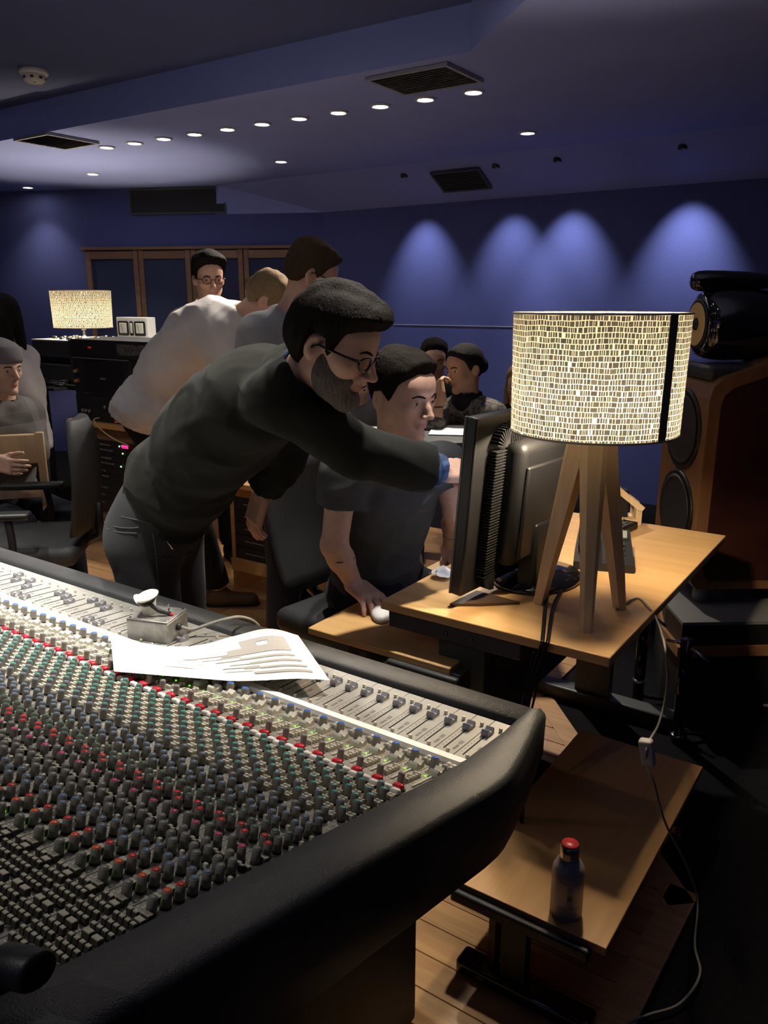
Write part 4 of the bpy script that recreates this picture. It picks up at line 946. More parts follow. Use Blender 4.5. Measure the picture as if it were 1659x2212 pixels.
class Field:
    def __init__(s): s.L = []
    def cone(s, a, b, ra, rb, k=.02, sub=False, cut=None): s.L.append(('c', V3(a), V3(b), f32(ra), f32(rb), f32(k), sub, cut)); return s
    def ell(s, c, r, M=None, k=.02, sub=False): s.L.append(('e', V3(c), V3(r), np.eye(3, dtype=f32) if M is None else np.array(M, f32), None, f32(k), sub, None)); return s
    def box(s, c, h, M, r=.01, k=.01): s.L.append(('b', V3(c), V3(h), np.array(M, f32), f32(r), f32(k), False, None)); return s
    def __call__(s, P, infl=0.0):
        d = None
        for t, a, b, c, e, k, sub, cut in s.L:
            q = d_cone(P, a, b, c, e) if t == 'c' else d_ell(P, a, b, c) if t == 'e' else d_box(P, a, b, c, e)
            if cut is not None:
                for pt, n in cut: q = np.maximum(q, (P - V3(pt)) @ V3(n) + infl)
            if d is None: d = q
            elif sub: d = -smin(-d, q, k)
            else: d = smin(d, q, k)
        return d - infl
    def bounds(s, pad):
        lo = np.full(3, 1e9); hi = -lo
        for t, a, b, c, e, k, sub, cut in s.L:
            if sub: continue
            if t == 'c': r = max(c, e); lo = np.minimum(lo, np.minimum(a, b) - r); hi = np.maximum(hi, np.maximum(a, b) + r)
            else: r = float(np.linalg.norm(b)) if t == 'b' else float(max(b)); lo = np.minimum(lo, a - r); hi = np.maximum(hi, a + r)
        return lo - pad, hi + pad
def polygonize(fn, lo, hi, h, B=6):
    lo = np.array(lo, float); hi = np.array(hi, float)
    nb = np.maximum(1, np.ceil((hi - lo) / (h * B)).astype(int)); n = nb * B
    g = [lo[i] + (np.arange(nb[i]) + .5) * B * h - h * .5 for i in range(3)]
    C = np.stack(np.meshgrid(*g, indexing='ij'), -1).reshape(-1, 3).astype(f32)
    dc = fn(C).reshape(nb); act = np.argwhere(np.abs(dc) < h * B * 1.25 + .012)
    D = np.repeat(np.repeat(np.repeat(dc, B, 0), B, 1), B, 2).astype(f32)
    if len(act) == 0: return np.zeros((0, 3)), np.zeros((0, 4), int)
    off = np.stack(np.meshgrid(np.arange(B), np.arange(B), np.arange(B), indexing='ij'), -1).reshape(-1, 3)
    for s in range(0, len(act), 1500):
        idx = (act[s:s + 1500, None, :] * B + off[None]).reshape(-1, 3)
        D[idx[:, 0], idx[:, 1], idx[:, 2]] = fn((lo + idx * h).astype(f32))
    D[0] = D[-1] = 1; D[:, 0] = D[:, -1] = 1; D[:, :, 0] = D[:, :, -1] = 1
    I = D < 0
    cnt = sum(I[i:n[0] - 1 + i, j:n[1] - 1 + j, k:n[2] - 1 + k].astype(np.int8) for i in (0, 1) for j in (0, 1) for k in (0, 1))
    cells = np.argwhere((cnt > 0) & (cnt < 8)); vid = np.full(cnt.shape, -1, np.int32); vid[tuple(cells.T)] = np.arange(len(cells))
    acc = np.zeros((len(cells), 3)); num = np.zeros(len(cells)); cor = [(i, j, k) for i in (0, 1) for j in (0, 1) for k in (0, 1)]
    val = {c: D[cells[:, 0] + c[0], cells[:, 1] + c[1], cells[:, 2] + c[2]] for c in cor}
    for a in cor:
        for ax in range(3):
            if a[ax]: continue
            b = list(a); b[ax] = 1; b = tuple(b); va, vb = val[a], val[b]; m = (va < 0) != (vb < 0)
            t = np.where(m, va / np.where(m, va - vb, 1), 0); p = np.tile(np.array(a, float), (len(cells), 1)); p[:, ax] = t
            acc += p * m[:, None]; num += m
    V = lo + (cells + acc / num[:, None]) * h
    Q = []
    for ax in range(3):
        u, w = (ax + 1) % 3, (ax + 2) % 3
        sl0 = [slice(1, -1)] * 3; sl1 = [slice(1, -1)] * 3; sl0[ax] = slice(0, -1); sl1[ax] = slice(1, None)
        A0, A1 = I[tuple(sl0)], I[tuple(sl1)]; e = np.argwhere(A0 != A1)
        if len(e) == 0: continue
        flip = A1[tuple(e.T)]
        base = e.copy(); base[:, u] += 1; base[:, w] += 1          # lattice index of the lower end
        q = []
        for du, dw in ((-1, -1), (0, -1), (0, 0), (-1, 0)):
            c = base.copy(); c[:, u] += du; c[:, w] += dw; q.append(vid[tuple(c.T)])
        q = np.stack(q, 1); q[flip] = q[flip][:, ::-1]; Q.append(q)
    Q = np.concatenate(Q); Q = Q[(Q >= 0).all(1)]
    return V, Q
def np_mesh(name, V, Q, mats, parent=None, attrs=None, mi=None):
    me = bpy.data.meshes.new(name); me.vertices.add(len(V)); me.vertices.foreach_set('co', V.astype(f32).ravel())
    me.loops.add(Q.size); me.loops.foreach_set('vertex_index', Q.astype(np.int32).ravel())
    me.polygons.add(len(Q)); me.polygons.foreach_set('loop_start', np.arange(0, Q.size, 4, dtype=np.int32)); me.polygons.foreach_set('loop_total', np.full(len(Q), 4, np.int32))
    me.polygons.foreach_set('use_smooth', np.ones(len(Q), bool))
    for m in (mats if isinstance(mats, (list, tuple)) else [mats]): me.materials.append(m)
    if mi is not None: me.polygons.foreach_set('material_index', mi.astype(np.int32))
    for k, v in (attrs or {}).items(): me.attributes.new(k, 'FLOAT', 'POINT').data.foreach_set('value', v.astype(f32))
    me.update(calc_edges=True); me.validate()
    o = bpy.data.objects.new(name, me); COL.objects.link(o)
    if parent: o.parent = parent; o.matrix_parent_inverse = Matrix.Translation(-parent.location)
    return o
def merge(parts):
    Vs, Qs, o = [], [], 0
    for V, Q in parts: Vs.append(V); Qs.append(Q + o); o += len(V)
    return np.concatenate(Vs), np.concatenate(Qs)
def keep(V, Q, test):
    c = V[Q].mean(1); return V, Q[test(c)]
def waves(P, fr, seed, n=5):            # cheap smooth noise, -1..1
    r = np.random.RandomState(seed); out = 0
    for i in range(n):
        d = r.normal(size=3); d /= np.linalg.norm(d); w = r.normal(size=3); w /= np.linalg.norm(w)
        out = out + np.sin(P @ (d * fr * r.uniform(.6, 1.5)).astype(f32) + r.uniform(0, 6) + 1.3 * np.sin(P @ (w * fr * .6).astype(f32) + r.uniform(0, 6)))
    return out / n

# ---- skin
def skin_mat(name, col, lip):
    m = mat(name, col, .48, spec=.35, noise=(45, .10), bump=(350, .12)); nt = m.node_tree; b = nt.nodes['Principled BSDF']
    b.inputs['Subsurface Weight'].default_value = .12; b.inputs['Subsurface Radius'].default_value = (.012, .005, .003); b.inputs['Subsurface Scale'].default_value = 1
    src = b.inputs['Base Color'].links[0].from_socket
    at = nt.nodes.new('ShaderNodeAttribute'); at.attribute_name = 'lip'; mx = nt.nodes.new('ShaderNodeMix'); mx.data_type = 'RGBA'
    nt.links.new(at.outputs['Fac'], mx.inputs[0]); nt.links.new(src, mx.inputs[6]); mx.inputs[7].default_value = (*lip, 1); nt.links.new(mx.outputs[2], b.inputs['Base Color']); return m
SK_FAIR = skin_mat('skin_fair', (.60, .37, .27), (.42, .17, .14)); SK_TAN = skin_mat('skin_tan', (.54, .31, .19), (.33, .12, .09)); SK_DARK = skin_mat('skin_olive', (.40, .21, .13), (.3, .1, .08))
def hair_mat(name, c1, c2):
    m = mat(name, c1, .78, spec=.08); nt = m.node_tree; b = nt.nodes['Principled BSDF']; tc = nt.nodes.new('ShaderNodeTexCoord')
    mp = nt.nodes.new('ShaderNodeMapping'); mp.inputs['Scale'].default_value = (150, 150, 28); nt.links.new(tc.outputs['Object'], mp.inputs[0])
    n = nt.nodes.new('ShaderNodeTexNoise'); n.inputs['Scale'].default_value = 1; n.inputs['Detail'].default_value = 3; n.inputs['Distortion'].default_value = 1.2; nt.links.new(mp.outputs[0], n.inputs['Vector'])
    mx = nt.nodes.new('ShaderNodeMix'); mx.data_type = 'RGBA'; mx.inputs[6].default_value = (*c1, 1); mx.inputs[7].default_value = (*c2, 1); nt.links.new(n.outputs[0], mx.inputs[0]); nt.links.new(mx.outputs[2], b.inputs['Base Color'])
    bp = nt.nodes.new('ShaderNodeBump'); bp.inputs['Strength'].default_value = .9; bp.inputs['Distance'].default_value = .006; nt.links.new(n.outputs[0], bp.inputs['Height']); nt.links.new(bp.outputs[0], b.inputs['Normal']); return m
H_DARK = hair_mat('hair_dark_brown', (.0045, .0035, .003), (.014, .010, .0075)); H_BROWN = hair_mat('hair_brown', (.035, .021, .013), (.085, .055, .034)); H_FAIR = hair_mat('hair_fair', (.14, .085, .045), (.36, .25, .14)); H_BLACK = hair_mat('hair_black', (.008, .007, .007), (.022, .019, .018)); H_GREY = hair_mat('beard_grey', (.030, .024, .020), (.19, .165, .15))
EYE_W = mat('eye_white', (.62, .58, .55), .25); EYE_I = mat('eye_iris', (.035, .022, .014), .15)

def head_frame(hd): F_ = nrm(hd['f']); U_ = np.array(hd.get('u', (0, 0, 1.0)), float); U_ = nrm(U_ - F_ * (U_ @ F_)); X_ = np.cross(F_, U_); return np.stack([X_, F_, U_]).astype(f32)   # rows: right, forward, up
def head_field(fd, hd, detail=True, ears=True):
    M = head_frame(hd); s = hd.get('s', 1.0); c = np.array(hd['c'], float); jw = hd.get('jaw', 1.0)
    L = lambda *p: c + (np.array(p) * s) @ M
    def E(p, r, k=.02, sub=False, rot=None): fd.ell(L(*p), np.array(r) * s, M if rot is None else rot @ M, k * s, sub)
    E((0, -.014, .036), (.0755, .0975, .088), .03); E((0, .020, -.026), (.0570, .066, .080), .035)
    E((0, .052, .045), (.058, .038, .047), .03)
    for q in (-1, 1):
        fd.cone(L(q * .047 * jw, -.002, -.055), L(q * .012, .066, -.097), .0165 * s, .0135 * s, .030 * s)
        if detail: E((q * .043, .054, -.016), (.020, .020, .017), .025)
    E((0, .0725, -.098), (.0160, .0135, .0135), .018)
    if detail:
        for q in (-1, 1): fd.cone(L(q * .040, .070, .0225), L(q * .012, .0855, .0205), .0080 * s, .0085 * s, .014 * s)
        for q in (-1, 1): E((q * .0325, .0970, .0048), (.0185, .0160, .0112), .007, True)
        for q in (-1, 1):
            fd.cone(L(q * .0215, .0830, .0070), L(q * .0325, .0865, .0118), .0030 * s, .0036 * s, .003 * s); fd.cone(L(q * .0325, .0865, .0118), L(q * .0450, .0770, .0065), .0036 * s, .0030 * s, .003 * s)
            fd.cone(L(q * .0220, .0820, .0025), L(q * .0330, .0830, -.0035), .0028 * s, .0030 * s, .004 * s); fd.cone(L(q * .0330, .0830, -.0035), L(q * .0440, .0765, .0020), .0030 * s, .0026 * s, .004 * s)
        fd.cone(L(0, .0855, .0160), L(0, .1000, -.0080), .0078 * s, .0082 * s, .010 * s); fd.cone(L(0, .0990, -.0080), L(0, .1145, -.0275), .0078 * s, .0098 * s, .010 * s); E((0, .1000, -.0320), (.0178, .0135, .0088), .006)
        for q in (-1, 1): E((q * .0072, .1070, -.0395), (.0040, .0055, .0040), .003, True)
        E((0, .0795, -.0470), (.0190, .0110, .0140), .014)
        E((0, .0845, -.0585), (.0215, .0098, .0040), .005); E((0, .0835, -.0670), (.0185, .0100, .0046), .006)
        E((0, .0965, -.0630), (.0210, .0075, .0012), .002, True)
    if ears:
        for q in (-1, 1):
            rot = np.array([[math.cos(q * .30), math.sin(q * .30), 0], [-math.sin(q * .30), math.cos(q * .30), 0], [0, 0, 1]], f32)
            E((q * .0775, -.020, -.002), (.0100, .0190, .0320), .007, False, rot)
            if detail: E((q * .0870, -.013, .002), (.0080, .0100, .0170), .005, True, rot)
    return L, M, s
def on_face(hd, L, x, z, out=0.0, y0=.14):          # point on the face surface straight ahead of (x, z) in head coordinates
    fd = Field(); head_field(fd, hd, detail=True, ears=False); ys = np.linspace(.04, y0, 101); P = np.array([L(x, y, z) for y in ys], f32); d = fd(P); i = np.where(d < 0)[0]
    return L(x, (ys[i[-1]] if len(i) else .08) + out, z), (ys[i[-1]] if len(i) else .08)
def hand_field(fd, W, d, n, right, curl=(.35, .4, .45, .5), thumb=(.55, .25), s=1.0, spread=.10, k=.007):
    d, n = nrm(d), nrm(n); n = nrm(n - d * (n @ d)); t = np.cross(n, d) if right else np.cross(d, n); W = np.array(W, float)
    M = np.stack([t, d, n]); P = lambda a, b, c: W + (np.array((a, b, c)) * s) @ M
    fd.box(P(.001, .050, 0), np.array((.040, .050, .0145)) * s, M, .012 * s, .012 * s); fd.cone(P(.024, .022, -.006), P(.034, .060, -.006), .016 * s, .012 * s, .012 * s)
    tips = []
    for i, (x, L, r) in enumerate(((.031, .076, .0092), (.0105, .084, .0095), (-.0105, .077, .0090), (-.030, .060, .0080))):
        a = spread * (1.0 - i * .68); dd = nrm(d * math.cos(a) + t * math.sin(a)); p = P(x, .094 - abs(x - .01) * .25, .001); ang = 0
        for seg, fr in ((0, .46), (1, .31), (2, .23)):
            ang += curl[i] * (1.0, 1.15, .7)[seg]; q = p + (dd * math.cos(ang) - n * math.sin(ang)) * L * fr * s
            fd.cone(p, q, (r - .0004 * seg) * s, (r - .0004 * seg - .0006) * s, (.008 if seg == 0 else .004) * s); p = q
        tips.append(p)
    a, c = thumb; p = P(.032, .030, -.006); ang = a
    for seg, (L, r) in enumerate(((.046, .0125), (.034, .0105), (.026, .0092))):
        dd = nrm(d * math.cos(ang) + t * math.sin(ang) * .9 - n * c); q = p + dd * L * s; fd.cone(p, q, r * s, (r - .001) * s, .008 * s); p = q; ang *= .72
    return tips, M
def lerp(a, b, t): return np.array(a, float) * (1 - t) + np.array(b, float) * t
def torso_field(fd, J, bf=1.0, thick=1.0, lo=0.0):
    """pelvis -> mid -> neck base, widths across the shoulder / hip axes"""
    Pc, Mc_, Nb = np.array(J['pelvis'], float), np.array(J['mid'], float), np.array(J['neck'], float)
    sh = np.array(J['SR'], float) - np.array(J['SL'], float); hp = np.array(J['HR'], float) - np.array(J['HL'], float)
    def curve(t): return lerp(lerp(Pc, Mc_, t), lerp(Mc_, Nb, t), t)
    for t, w, d, l in ((.02, .165, .118, .115), (.25, .150, .110, .115), (.45, .152, .112, .115), (.62, .168, .120, .115), (.80, .168, .108, .095)):
        if t < lo: continue
        c = curve(t); ax = nrm(curve(min(t + .08, 1)) - curve(max(t - .08, 0))); x = nrm(hp) * (1 - t) + nrm(sh) * t; x = nrm(x - ax * (x @ ax)); y = np.cross(ax, x)
        belly = J.get('belly', 0) * math.exp(-((t - .3) / .22) ** 2)
        fd.ell(c + y * belly * .5, (w * bf, d * bf * thick + belly, l * bf), np.stack([x, y, ax]), .07)
    S0, S1 = np.array(J['SL'], float), np.array(J['SR'], float)
    for S in (S0, S1):
        i = lerp(S, Nb, .72); fd.cone(S, i, .046 * bf, .056 * bf, .06)
class Person:
    def __init__(s, label, J, skin=SK_FAIR, res=1.0, bf=1.0, name='person'):
        s.J = J; s.skin = skin; s.res = res; s.bf = bf
        a = np.array(J['pelvis'], float); s.root = empty(name, (a[0], a[1], 0), label=label, cat='person'); s.head = J['head']
    def body(s, hands=('L', 'R'), hand_kw=None):
        J, bf, h = s.J, s.bf, s.res; fd = Field(); L, M, hs = head_field(fd, s.head); s.L, s.M, s.hs = L, M, hs
        nb = np.array(J['neck'], float); fd.cone(L(0, -.022, -.045), lerp(nb, L(0, -.022, -.045), -.05), .054 * hs, .062 * hs, .03)
        torso_field(fd, J, bf * .90)
        boxes = []; c = np.array(s.head['c'], float); boxes.append((c - .16 * hs, c + .16 * hs, .0042 * h))
        for q in ('L', 'R'):
            S, E, W = (np.array(J[a + q], float) for a in 'SEW')
            fd.cone(S, E, .050 * bf, .041 * bf, .03); fd.cone(E, lerp(E, W, .35), .041 * bf, .040 * bf, .02); fd.cone(lerp(E, W, .3), W, .041 * bf, .0275 * bf, .02)
            hk = dict((hand_kw or {}).get(q, {})); d = hk.pop('d', W - E); n = hk.pop('n', np.cross(W - E, (0.3, .2, 1)))
            if q in hands:
                n0 = len(fd.L); tips, HM = hand_field(fd, W, d, n, q == 'R', s=hk.pop('s', 1.0), **hk); cc = W + nrm(d) * .09; boxes.append((cc - .125, cc + .125, .0034 * h))
                setattr(s, 'tips' + q, tips); setattr(s, 'HM' + q, HM)
            H, K, A = (np.array(J[a + q], float) for a in ('H', 'K', 'A'))
            fd.cone(H, K, .078 * bf, .055 * bf, .03); fd.cone(K, A, .054 * bf, .038 * bf, .02); t = nrm(J.get('toe', np.array(s.head['f']) * (1, 1, 0)))
            fd.cone(A + np.array((0, 0, -.045)), A + t * .15 + np.array((0, 0, -.06)), .036, .030, .03)
        s.fd = fd; lo, hi = fd.bounds(.02); V, Q = polygonize(fd, lo, hi, .0105 * max(h, 1))
        def inb(P, b, m): return ((P > b[0] + m) & (P < b[1] - m)).all(1)
        for b in boxes: V, Q = keep(V, Q, lambda P: ~inb(P, b, .004))
        parts = [(V, Q)]
        for i, b in enumerate(boxes):
            v, q = polygonize(fd, b[0], b[1], b[2], B=8)
            q = q[inb(v[q].mean(1), b, b[2] * 1.5)]
            for b2 in boxes[:i]: q = q[~inb(v[q].mean(1), b2, .004)]
            parts.append((v, q))
        V, Q = merge(parts); P = ((V - c) @ np.array(M, float).T) / hs
        lip = np.exp(-((P[:, 0] / .020) ** 4)) * np.exp(-(((P[:, 2] + .061) / .0095) ** 4)) * (P[:, 1] > .06)
        s.obj = np_mesh('body', V, Q, s.skin, s.root, {'lip': lip * .8}); return s
    def face(s, brow=H_BROWN, eyes=True, look=(0, 1, 0)):
        L, M, hs = s.L, s.M, s.hs; Rm = Matrix([list(map(float, M[0])), list(map(float, M[1])), list(map(float, M[2]))]).transposed().to_4x4()
        for q in (-1, 1):
            if eyes:
                b = MB(); b.lathe([(.0128 * math.sin(a), .0128 * -math.cos(a)) for a in [math.pi * k / 12 for k in range(13)]], 16); b.mi = 1
                b.lathe([(.0062, .0114), (.0045, .0124), (0, .0131)], 14); e = b.build('eye', [EYE_W, EYE_I], s.root); lk = Vector(look).normalized()
                e.matrix_parent_inverse = Matrix.Translation(-s.root.location); e.matrix_basis = Matrix.Translation(L(q * .0325, .0725, .0045)) @ Rm @ zto(lk) @ Matrix.Scale(hs, 4)
            b = MB(); pts = [on_face(s.head, L, q * x, z, -.0004)[0] for x, z in ((.013, .0215), (.024, .0255), (.036, .0265), (.048, .0210))]
            b.tube(bez([Vector(p) for p in pts], 4), [.0026 * hs] * 3 + [.0034 * hs] * 6 + [.0028 * hs] * 3 + [.0010 * hs], 6); o = b.build('eyebrow', brow, s.root); o.matrix_parent_inverse = Matrix.Translation(-s.root.location)
        return s
    def hair(s, m, T=.012, line=None, top=0.0, front=0.0, noise=.003, seed=1, nape=-.080, extra=None, res=.0042, fr=170, name='hair', grow=None, taper=.030):
        fd = Field(); L, M, hs = head_field(fd, s.head, detail=False, ears=False); c = np.array(s.head['c'], float)
        ex = Field()
        for e in (extra or []):
            if e[0] == 'c': ex.cone(L(*e[1]), L(*e[2]), e[3] * hs, e[4] * hs, .02)
            else: ex.ell(L(*e[1]), np.array(e[2]) * hs, M, .02)
        ly, lz = zip(*(line or ((-.13, nape), (-.055, nape), (-.040, -.035), (-.012, .020), (.012, -.005), (.022, .012), (.040, .050), (.062, .070), (.075, .084), (.12, .10))))
        def fn(P):
            q = ((P - c.astype(f32)) @ M.T) / hs; sd = q[:, 2] + .004 * waves(q, 130, seed + 2, 3) - np.interp(q[:, 1], ly, lz).astype(f32)
            reg = np.clip(sd / taper, -1.2, 1); reg = np.where(reg > 0, reg * (1.7 - .7 * reg), reg); thick = T + top * np.clip((q[:, 2] - .05) / .07, 0, 1) + front * np.clip((q[:, 1] - .02) / .06, 0, 1) * np.clip((q[:, 2] - .06) / .03, 0, 1)
            if grow: thick = thick + grow(q)
            n = waves(q * np.array((1, 1, .45), f32), fr, seed) * noise + waves(q, fr * .35, seed + 5) * noise * 1.4
            d = fd(P) - (thick + n) * np.where(reg > 0, reg, reg * .8)
            if extra: d = smin(d, ex(P) - n, .012)
            return d
        lo, hi = c - .20 * hs, c + .20 * hs
        if extra: l2, h2 = ex.bounds(.03); lo, hi = np.minimum(lo, l2), np.maximum(hi, h2)
        V, Q = polygonize(fn, lo, hi, res * s.res); o = np_mesh(name, V, Q, m, s.root); return s
    def beard(s, m, T=.006, seed=3, name='beard', chin=.005):
        fd = Field(); L, M, hs = head_field(fd, s.head, detail=False, ears=False); c = np.array(s.head['c'], float)
        def fn(P):
            q = ((P - c.astype(f32)) @ M.T) / hs
            line = np.interp(q[:, 1], (-.02, .005, .03, .055, .075, .12), (-.02, -.005, -.030, -.043, -.040, -.040)).astype(f32)
            reg = np.clip((line - q[:, 2]) / .022, -1, 1); reg = np.minimum(reg, np.clip((q[:, 1] + .012) / .012, -1, 1))
            mouth = np.sqrt((q[:, 0] / .021) ** 2 + ((q[:, 2] + .061) / .0105) ** 2 + (np.maximum(0, .06 - q[:, 1]) / .02) ** 2); reg = np.minimum(reg, np.clip((mouth - 1) * 1.6, -1, 1))
            under = np.clip((-.105 - q[:, 2]) / .01, 0, 1)
            return fd(P) - (T + chin * np.clip((-.07 - q[:, 2]) / .03, 0, 1) + waves(q, 230, seed) * .0016) * np.where(reg > 0, reg, reg)
        V, Q = polygonize(fn, c - .17 * hs, c + .17 * hs, .0040 * s.res); np_mesh(name, V, Q, m, s.root); return s
    def top(s, m, name='shirt', t=.014, sleeve=1.0, hem=None, fold=.006, fr=26, seed=2, cuff_r=.045, neck_r=.064, loose=1.0, res=.0085, hem_drop=0.0, vneck=0, arm_t=1.0, collar=None, stretch=1.7):
        J, bf = s.J, s.bf; fd = Field(); torso_field(fd, J, bf, loose)
        nb = np.array(J['neck'], float); Lh = s.L(0, -.022, -.045)
        fd.cone(lerp(nb, Lh, -.1), lerp(nb, Lh, .30), .070 * bf, .058 * bf, .03, cut=[(lerp(nb, Lh, .14), nrm(Lh - nb))])
        for q in ('L', 'R'):
            S, E, W = (np.array(J[a + q], float) for a in 'SEW'); r1, r2, r3 = .051 * bf * arm_t, .046 * bf * arm_t, cuff_r * bf
            if sleeve <= 1: e = lerp(S, E, sleeve); fd.cone(S, lerp(S, E, min(1, sleeve + .1)), r1, r1 * 1.02 if sleeve < .8 else r2, .035, cut=[(e, nrm(E - S))])
            else:
                fd.cone(S, E, r1, r2, .06); e = lerp(E, W, sleeve - 1); fd.cone(E, lerp(E, W, min(1, sleeve - .93)), r2, r3, .02, cut=[(e, nrm(W - E))])
        Pc, Mc_ = np.array(J['pelvis'], float), np.array(J['mid'], float); ax = nrm(Mc_ - Pc); hp = Pc - ax * hem_drop if hem is None else np.array(hem[0], float); hn = -ax if hem is None else nrm(hem[1])
        if hem_drop > 0: fd.ell(Pc - ax * hem_drop * .6, (.175 * bf, .128 * bf, .14), np.stack([nrm(np.array(J['HR'], float) - np.array(J['HL'], float)), np.cross(ax, nrm(np.array(J['HR'], float) - np.array(J['HL'], float))), ax]), .06)
        nk = Field().cone(lerp(nb, Lh, .0), lerp(nb, Lh, .9), neck_r * bf * .93, neck_r * bf * 1.05, .01)
        axf, hpf, hnf = ax.astype(f32), hp.astype(f32), hn.astype(f32)
        def fn(P):
            d = fd(P, t)
            a = (P - Pc.astype(f32)) @ axf; Pa = P + axf * (a * (stretch - 1))[:, None]
            w = waves(Pa, fr * .8, seed, 4); rd = 1 - np.minimum(1, np.abs(waves(Pa, fr * .9, seed + 7, 3)) * 2.2); r2 = 1 - np.minimum(1, np.abs(waves(Pa, fr * 1.7, seed + 11, 3)) * 2.4)
            hemf = np.exp(-np.maximum(a, 0) * 5)
            d = d - fold * (.55 * w + 1.15 * rd * (.5 + .7 * hemf) + .55 * r2 * (.4 + .8 * hemf) - .35)
            d = np.maximum(d, (P - hpf) @ hnf + .01 * waves(P, 14, seed + 2, 3))
            return np.maximum(d, -nk(P))
        lo, hi = fd.bounds(.05); V, Q = polygonize(fn, lo, hi, res * s.res); np_mesh(name, V, Q, m, s.root); s.topfn = fn; return s
    def trousers(s, m, name='trousers', t=.012, waist=.14, fold=.004, seed=5, res=.0105, hemk=.94):
        J, bf = s.J, s.bf; fd = Field(); Pc, Mc_ = np.array(J['pelvis'], float), np.array(J['mid'], float); ax = nrm(Mc_ - Pc); x = nrm(np.array(J['HR'], float) - np.array(J['HL'], float)); x = nrm(x - ax * (x @ ax)); y = np.cross(ax, x)
        fd.ell(Pc, (.170 * bf, .122 * bf, .135), np.stack([x, y, ax]), .05); fd.ell(Pc + ax * .10, (.152 * bf, .112 * bf, .10), np.stack([x, y, ax]), .05)
        for q in ('L', 'R'):
            H, K, A = (np.array(J[a + q], float) for a in ('H', 'K', 'A')); fd.cone(H, K, .090 * bf, .066 * bf, .04); fd.cone(K, A, .066 * bf, .056 * bf, .03, cut=[(lerp(K, A, hemk), nrm(A - K))])
        wp_ = (Pc + ax * waist).astype(f32); axf = ax.astype(f32)
        def fn(P): return np.maximum(fd(P, t) - fold * waves(P, 30, seed, 6), (P - wp_) @ axf)
        lo, hi = fd.bounds(.04); V, Q = polygonize(fn, lo, hi, res * s.res); np_mesh(name, V, Q, m, s.root); s.trfn = fn; return s
    def shoes(s, m, name='shoe'):
        J = s.J; t = nrm(J.get('toe', np.array(s.head['f']) * (1, 1, 0)))
        for q in ('L', 'R'):
            A = np.array(J['A' + q], float); fd = Field(); z = np.array((0, 0, 1.0)); g = np.array((A[0], A[1], 0.0))
            fd.cone(A + z * -.01, g + z * .05, .048, .046, .03); fd.cone(g + z * .045 - t * .03, g + z * .038 + t * .17, .043, .036, .03)
            fn = lambda P: np.maximum(np.maximum(fd(P), .012 - P[:, 2]), (P[:, 2] - f32(A[2] + .03)))
            lo, hi = fd.bounds(.02); V, Q = polygonize(fn, lo, hi, .007 * s.res); o = np_mesh(name, V, Q, m, s.root)
            so2 = Field(); so2.cone(g - t * .03 + z * .010, g + t * .175 + z * .010, .046, .040, .01); fn2 = lambda P: np.maximum(np.maximum(so2(P), -P[:, 2] + .0005), P[:, 2] - f32(.016))
            lo, hi = so2.bounds(.02); V, Q = polygonize(fn2, lo, hi, .007); w = np_mesh('sole', V, Q, mat('shoe_sole', (.03, .025, .02), .7), s.root)
        return s
    def glasses(s, m, r=(.024, .017), drop=0.0, th=1.0):
        L, M, hs = s.L, s.M, s.hs; b = MB(); n = 24
        for q in (-1, 1):
            ring = [L(q * .0335 + r[0] * math.cos(a), .0985 - .010 * abs(math.cos(a)) * (1 if math.cos(a) * q > 0 else 0), .004 - drop + r[1] * math.sin(a)) for a in [2 * math.pi * k / n for k in range(n + 1)]]
            b.tube([Vector(p) for p in ring], .0021 * hs * th, 6, caps=False); b.tube([Vector(p) for p in (L(q * .056, .090, .010 - drop), L(q * .074, .060, .010 - drop), L(q * .0820, -.005, .012 - drop), L(q * .0800, -.030, -.004 - drop))], .0024 * hs * th, 6)
        b.tube([Vector(p) for p in (L(-.010, .0990, .007 - drop), L(0, .1020, .010 - drop), L(.010, .0990, .007 - drop))], .0020 * hs, 6)
        o = b.build('glasses', m, s.root); o.matrix_parent_inverse = Matrix.Translation(-s.root.location)
        for q in (-1, 1):
            lb = MB(); lb._add([Vector(L(q * .0335 + r[0] * .95 * math.cos(a), .0980 - .008 * abs(math.cos(a)) * (1 if math.cos(a) * q > 0 else 0), .004 - drop + r[1] * .95 * math.sin(a))) for a in [2 * math.pi * k / n for k in range(n)]], [tuple(range(n))])
            l = lb.build('lens', mat('spectacle_lens', (.9, .9, .9), .02, trans=1, ior=1.02, spec=.5), o); l.matrix_parent_inverse = o.matrix_world.inverted() if False else Matrix.Identity(4)
            l.matrix_parent_inverse = Matrix.Identity(4); 
        return s
def J_(d):                              # fill in what a spec leaves out
    g = lambda k: np.array(d[k], float)
    if 'mid' not in d: d['mid'] = lerp(d['pelvis'], d['neck'], .5)
    return d
def A3(v): return np.array(v[:], float)
def pf(x, y, f): return A3(at_f(x, y, f))
def standing_legs(J, face, spread=.10, step=(0, 0), knee_fwd=.02, foot=None):
    face = nrm(face); side = np.cross(face, (0, 0, 1)); Pc = np.array(J['pelvis'], float)
    for q, sg, st in (('L', -1, step[0]), ('R', 1, step[1])):
        J['H' + q] = Pc + side * sg * spread * .9 - np.array((0, 0, .05)); ft = Pc + side * sg * spread * 1.1 + face * st; ft[2] = .085
        if foot is not None: ft[:2] += np.array(foot)[:2]
        J['A' + q] = ft; J['K' + q] = lerp(J['H' + q], ft, .50) + face * knee_fwd
    J['toe'] = face
